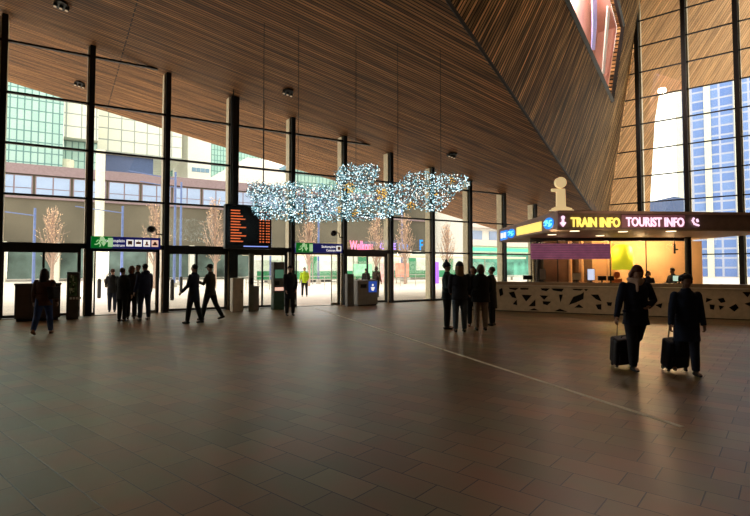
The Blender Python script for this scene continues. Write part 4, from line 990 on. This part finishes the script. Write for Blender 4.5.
    for k in range(4): z = .98+k*.115; ell(bm, up((rr.uniform(-.03, .03), 0, z)), (.192*wide, .148, .022), 14)
    vox(bm, v, cm(coat), 'coat' if hem < .75 else 'jacket', t, 4)
    if hood:
        bm = B(); ell(bm, up((0, -.10, 1.50)), (.12, .075, .075), 12); tube(bm, [up((-.11, -.02, 1.5)), up((0, .09, 1.47)), up((.11, -.02, 1.5))], .035, 8); vox(bm, v, cm(hood), 'hood', t, 4)
    if scarf:
        bm = B(); n = 14
        q = [up((math.cos(6.283*k/n)*.092, math.sin(6.283*k/n)*.092+.012, 1.505-.018*math.sin(6.283*k/n))) for k in range(n+1)]
        tube(bm, q, .045, 8); ell(bm, up((0, .12, 1.47)), (.08, .045, .06), 10); capsule(bm, [up((.03, .13, 1.46)), up((.045, .155, 1.34))], [.04, .035], 8, flat=.6)
        vox(bm, v, cm(scarf), 'scarf', t, 4)
    # hair
    if hair:
        bm = B(); ell(bm, (0, -.022, 1.685), (.086, .098, .092), 18)
        for q in bm.verts:
            if q.co.y > .035 and q.co.z < 1.705: q.co.y = .035+(q.co.y-.035)*.1
            if q.co.z < 1.60: q.co.z = 1.60
        if hair in ('long', 'bob'):
            zl = 1.36 if hair == 'long' else 1.50
            loft(bm, [((0, -.075, zl), .07, .035), ((0, -.072, zl+.08), .098, .050), ((0, -.05, 1.58), .096, .066), ((0, -.03, 1.66), .092, .085)], 16)
            for sx_ in (-1, 1): capsule(bm, [(sx_*.082, -.005, 1.68), (sx_*.088, .005, 1.58), (sx_*.085, .0, zl+.06)], [.026, .030, .022], 8)
        if hair == 'curly':
            for k in range(46):
                u = rr.uniform(0, 6.283); w_ = rr.uniform(-.3, 1); q = V((math.cos(u)*.088*math.sqrt(1-w_*w_*.8), math.sin(u)*.096*math.sqrt(1-w_*w_*.8)-.03, 1.68+w_*.09))
                if q.y < .05 or q.z > 1.72: ell(bm, q, rr.uniform(.022, .035), 7)
        if hair == 'bun': ell(bm, (0, -.10, 1.74), .045, 10)
        bm.transform(HM); vox(bm, .011, cm(hairc, .6), 'hair', t, 2)
    if hat == 'beanie' or hat == 'pompom':
        bm = B(); ell(bm, (0, -.015, 1.70), (.094, .108, .098), 16)
        for q in bm.verts: q.co.z = max(q.co.z, 1.675)
        n = 16; tube(bm, [V((math.cos(6.283*k/n)*.09, -.012+math.sin(6.283*k/n)*.104, 1.685)) for k in range(n+1)], .018, 8)
        if hat == 'pompom': ell(bm, (0, -.02, 1.825), .042, 12)
        bm.transform(HM); vox(bm, .011, cm(hatc), 'beanie', t, 2)
    if hat == 'cap':
        bm = B(); ell(bm, (0, -.012, 1.70), (.090, .104, .085), 16)
        for q in bm.verts: q.co.z = max(q.co.z, 1.69)
        prism(bm, [(-.07, .07, 1.69), (-.055, .14, 1.685), (0, .165, 1.685), (.055, .14, 1.685), (.07, .07, 1.69)], (0, 0, .018)); bm.transform(HM); vox(bm, .010, cm(hatc), 'cap', t, 2)
    t['_h'] = 0; del t['_h']
    def hand(i): sh, el, wr, d = armJ[i]; return t.matrix_basis @ (wr+d*.09)
    t.matrix_basis = Matrix.Translation(t.location) @ Matrix.Rotation(t.rotation_euler.z, 4, 'Z') @ Matrix.Diagonal((s, s, s, 1))
    return t, hand
def hgt(px, ytop, ybase):   # standing height from head and foot rows
    p = onZ(px, ybase); d = p.dot(FH); return (onD(px, ytop, d)).z, p
navy, blk, brn, teal, grn = (.010, .014, .030), (.010, .010, .011), (.075, .035, .022), (.012, .030, .034), (.035, .030, .018)
jean = (.03, .06, .14); dj = (.018, .024, .045)
walkL = dict(swing=(22, -20), knee=(4, 14)); walkR = dict(swing=(-20, 22), knee=(16, 4))
def put(px, ytop, ybase, a, *r, **k):
    H, p = hgt(px, ytop, ybase); return person((p.x, p.y), a, H, *r, **k)
w1, _ = put(43, 267.5, 334.5, 12, 'woman in a brown jacket and blue jeans walking away at the far left', brn, .80, (.022, .05, .16), (.015, .010, .008), 'long', swing=(-20, 18), knee=(14, 4), arms=((-8, 10, 20, 8), (6, 10, 14, 0)), shoe=(.20, .10, .06))
put(112, 269, 312, 20, 'figure in dark clothes at the left rear of the door group', blk, .78, dj, brn, 'short', arms=((10, 12, 45, 30), (4, 6, 12, 0)))
put(122, 268, 321.5, -12, 'dark-coated person with short hair in front of the door group, seen from behind', blk, .72, blk, (.04, .02, .012), 'short')
put(131, 266, 319, 25, 'person with reddish brown hair in the middle of the door group', (.014, .012, .014), .80, blk, (.12, .05, .025), 'bob')
put(137, 265, 316.5, 170, 'person facing the hall half hidden in the door group', (.02, .018, .020), .82, blk, (.06, .05, .04), 'short')
put(144, 264, 320, 55, 'tall person in a dark blue jacket and jeans at the right of the door group', (.014, .020, .055), .80, (.02, .028, .055), blk, 'short', hood=(.014, .020, .055), stance=.15, wide=1.08, shoe=(.25, .22, .2))
put(193.5, 264, 323.5, 78, 'person in a long dark navy coat walking left beside a man in a cap', (.012, .018, .035), .66, blk, (.012, .01, .01), 'short', swing=(12, -9), knee=(4, 10), arms=((14, 6, 30, 0), (8, 6, 30, 0)))
m2, h2 = put(210, 263.5, 320, 80, 'man in a cap and dark olive jacket striding left with a phone', (.040, .030, .018), .80, blk, (.02, .015, .012), 'short', 'cap', (.03, .022, .015), swing=(17, -19), knee=(4, 12), arms=((25, 8, 85, 20), (0, 8, 15, 0)), pitch=12)
hp_ = h2(0); tag(obj('mobile_phone', bx(-.035, .035, -.006, .006, -.02, .12), M['black']), 'small dark phone held by the man in a cap', 'phone').location = hp_+V((0, 0, .02))
put(290, 266, 315.5, 205, 'dark figure in a cap waiting in front of the right open door', (.010, .012, .016), .60, blk, blk, 'short', 'cap', blk, arms=((6, 6, 30, 20), (6, 6, 20, 10)), stance=.05)
v1, _ = put(304.5, 267.5, 296.5, 185, 'person in a yellow safety vest standing outside the right open door', (.55, .80, .03), .84, blk, (.02, .015, .01), 'short', arms=((6, 12, 40, 30), (4, 10, 12, 0)), stance=.12)
put(366, 268.5, 296, 10, 'dark figure outside just behind the blue-signed bin, left one', (.03, .028, .028), .8, blk, blk, 'short')
put(376.5, 266.5, 297, -30, 'dark figure outside just behind the blue-signed bin, right one', (.05, .03, .02), .7, blk, brn, 'bob')
# standing group
put(447.5, 263, 329.0, 250, 'person in a dark teal coat and bobble hat at the left of the standing group', teal, .80, blk, blk, 'short', 'pompom', (.012, .012, .014), arms=((20, 6, 70, 40), (10, 6, 60, 30)))
put(460, 262.5, 332, 2, 'blonde person in a grey beanie, navy jacket and jeans seen from behind', (.016, .020, .034), .82, (.07, .10, .14), (.28, .17, .08), 'long', 'beanie', (.06, .065, .065), stance=.05, wide=1.1, arms=((8, 8, 50, 20), (8, 8, 50, 20)))
put(473, 266.5, 326.5, 160, 'dark-haired person facing the hall at the back of the standing group', (.014, .013, .014), .8, blk, (.02, .012, .01), 'bob')
put(481, 264.5, 330.5, 0, 'person in a wide black coat with pale trousers in the standing group', (.011, .011, .012), .76, (.26, .20, .16), (.09, .05, .03), 'bob', wide=1.28, arms=((8, 12, 40, 20), (8, 12, 40, 20)), stance=.06)
put(492, 267, 325.5, 60, 'person in a long black coat at the right end of the standing group', (.012, .011, .011), .52, blk, (.05, .03, .02), 'short', arms=((12, 6, 60, 20), (12, 12, 30, 0)))
# travellers
tv1, th1 = put(637, 264.5, 370, 178, 'traveller in a dark navy coat and pale scarf pulling a suitcase', (.010, .016, .040), .76, (.012, .014, .024), (.10, .028, .018), 'bob', scarf=(.50, .36, .30), swing=(-20, 6), knee=(38, 2), arms=((-8, 26, 70, 70), (2, 16, 10, 0)), pitch=38, v=.011, wide=1.06, shoe=(.012, .011, .011))
tv2, th2 = put(688, 275, 375, 175, 'shorter traveller in a long dark blue coat pulling a suitcase at the right edge', (.010, .022, .055), .60, (.012, .018, .04), (.012, .008, .007), 'curly', skin=skin_d, swing=(6, -14), knee=(2, 20), arms=((6, 6, 20, 10), (6, 14, 14, 0)), v=.011, wide=1.05, pitch=10)
# kiosk staff
for px, yt, d, a, L, c, hc, hr in ((673, 268, 18.6, 95, 'staff member with short dark hair behind the counter, left of the mint screen', (.05, .045, .05), (.02, .015, .012), 'short'),
                                (648, 271, 18.9, 170, 'second staff member seen low behind the counter beside the first traveller', (.03, .03, .05), (.03, .02, .015), 'bob')):
    p = onD(px, 280, d); H = onD(px, yt, d).z; person((p.x, p.y), a, H, L, c, .85, blk, hc, hr, arms=((20, 6, 60, 20), (20, 6, 60, 20)), pitch=15)
# bags and suitcases
def bag(loc, rz, s, m, label, strap=.5):
    t = thing('shoulder_bag', loc, rz, label, 'bag'); w_, d_, h_ = s
    obj('body', bx(-w_/2, w_/2, -d_/2, d_/2, 0, h_), m, t, bevel=min(d_, w_)*.3)
    obj('flap', bx(-w_/2-.005, w_/2+.005, -d_/2-.008, d_/2+.008, h_*.55, h_+.006), m, t, bevel=.02)
    obj('strap', tube(B(), [(-w_/2+.02, 0, h_-.02), (-w_*.2, 0, h_+strap*.7), (0, 0, h_+strap), (w_*.2, 0, h_+strap*.7), (w_/2-.02, 0, h_-.02)], .012, 6), m, t)
    return t
sR = w1.matrix_basis
bag(sR @ V((.24, -.03, .93)), w1.rotation_euler.z+1.4, (.32, .14, .30), cm((.014, .010, .010)), 'black shoulder bag on the right side of the woman in brown', .16)
p = onZ(108, 312); bag(V((p.x, p.y, .90)), AX-math.pi/2, (.26, .14, .32), cm((.20, .15, .09)), 'beige bag carried at the left rear of the door group', .2)
def suitcase(px, py, hand, w_, h_, col, label, toward):
    p = onZ(px, py); base = V((p.x, p.y, 0)); d = hand-base; rz = AX-math.pi/2
    t = thing('suitcase', base, rz, label, 'suitcase', None); m = cm(col, .5); lh = Matrix.Rotation(-rz, 3, 'Z') @ d
    hz = .05
    tl = max(-.35, min(.35, math.atan2(lh.y, lh.z))); tx = max(-.12, min(.12, math.atan2(lh.x, lh.z)))
    TM = Matrix.Rotation(tx, 4, 'Y') @ Matrix.Rotation(-tl, 4, 'X')
    TM = Matrix.Translation((0, 0, .0)) @ TM
    def mk(nm, bm, mm, par=t, bev=0): bm.transform(TM); return obj(nm, bm, mm, par, bevel=bev)
    shell = mk('shell', bx(-w_/2, w_/2, -.11, .11, hz+.03, hz+.03+h_), m, bev=.035)
    bm = B()
    for k in range(-2, 3): bx(k*w_/6-.008, k*w_/6+.008, -.116, -.108, hz+.08, hz+h_-.03, bm)
    mk('ribs', bm, m); mk('zip_band', bx(-w_/2-.004, w_/2+.004, -.008, .008, hz+.035, hz+.025+h_), M['black'], bev=.01)
    mk('pocket', bx(-w_*.36, w_*.36, -.135, -.11, hz+.10, hz+h_*.55), m, bev=.012)
    for sx_ in (-1, 1):
        for sy_ in (-1, 1): q = mk('wheel', tube(B(), [(sx_*w_*.38-.012, sy_*.075, .032), (sx_*w_*.38+.012, sy_*.075, .032)], .032, 12), M['black']); mk('fork', bx(sx_*w_*.38-.016, sx_*w_*.38+.016, sy_*.075-.015, sy_*.075+.015, .035, hz+.045), M['grey2'])
    L = lh.length
    for sx_ in (-1, 1): mk('handle_bar', tube(B(), [(sx_*w_*.25, .07, hz+h_), (sx_*w_*.25, .07, L-.01)], .008, 6), M['rail'])
    mk('grip', capsule(B(), [(-w_*.25, .07, L), (w_*.25, .07, L)], .016, 8), M['black'])
    mk('carry_handle', tube(B(), [(-.07, 0, hz+h_+.02), (-.05, 0, hz+h_+.06), (.05, 0, hz+h_+.06), (.07, 0, hz+h_+.02)], .01, 6), M['black'])
    return t
suitcase(623.5, 366, th1(1), .40, .46, (.010, .012, .020), 'dark suitcase with raised handle pulled by the traveller in a pale scarf', 0)
suitcase(674, 370, th2(1), .36, .48, (.008, .016, .040), 'dark blue suitcase pulled by the shorter traveller at the right edge', 0)
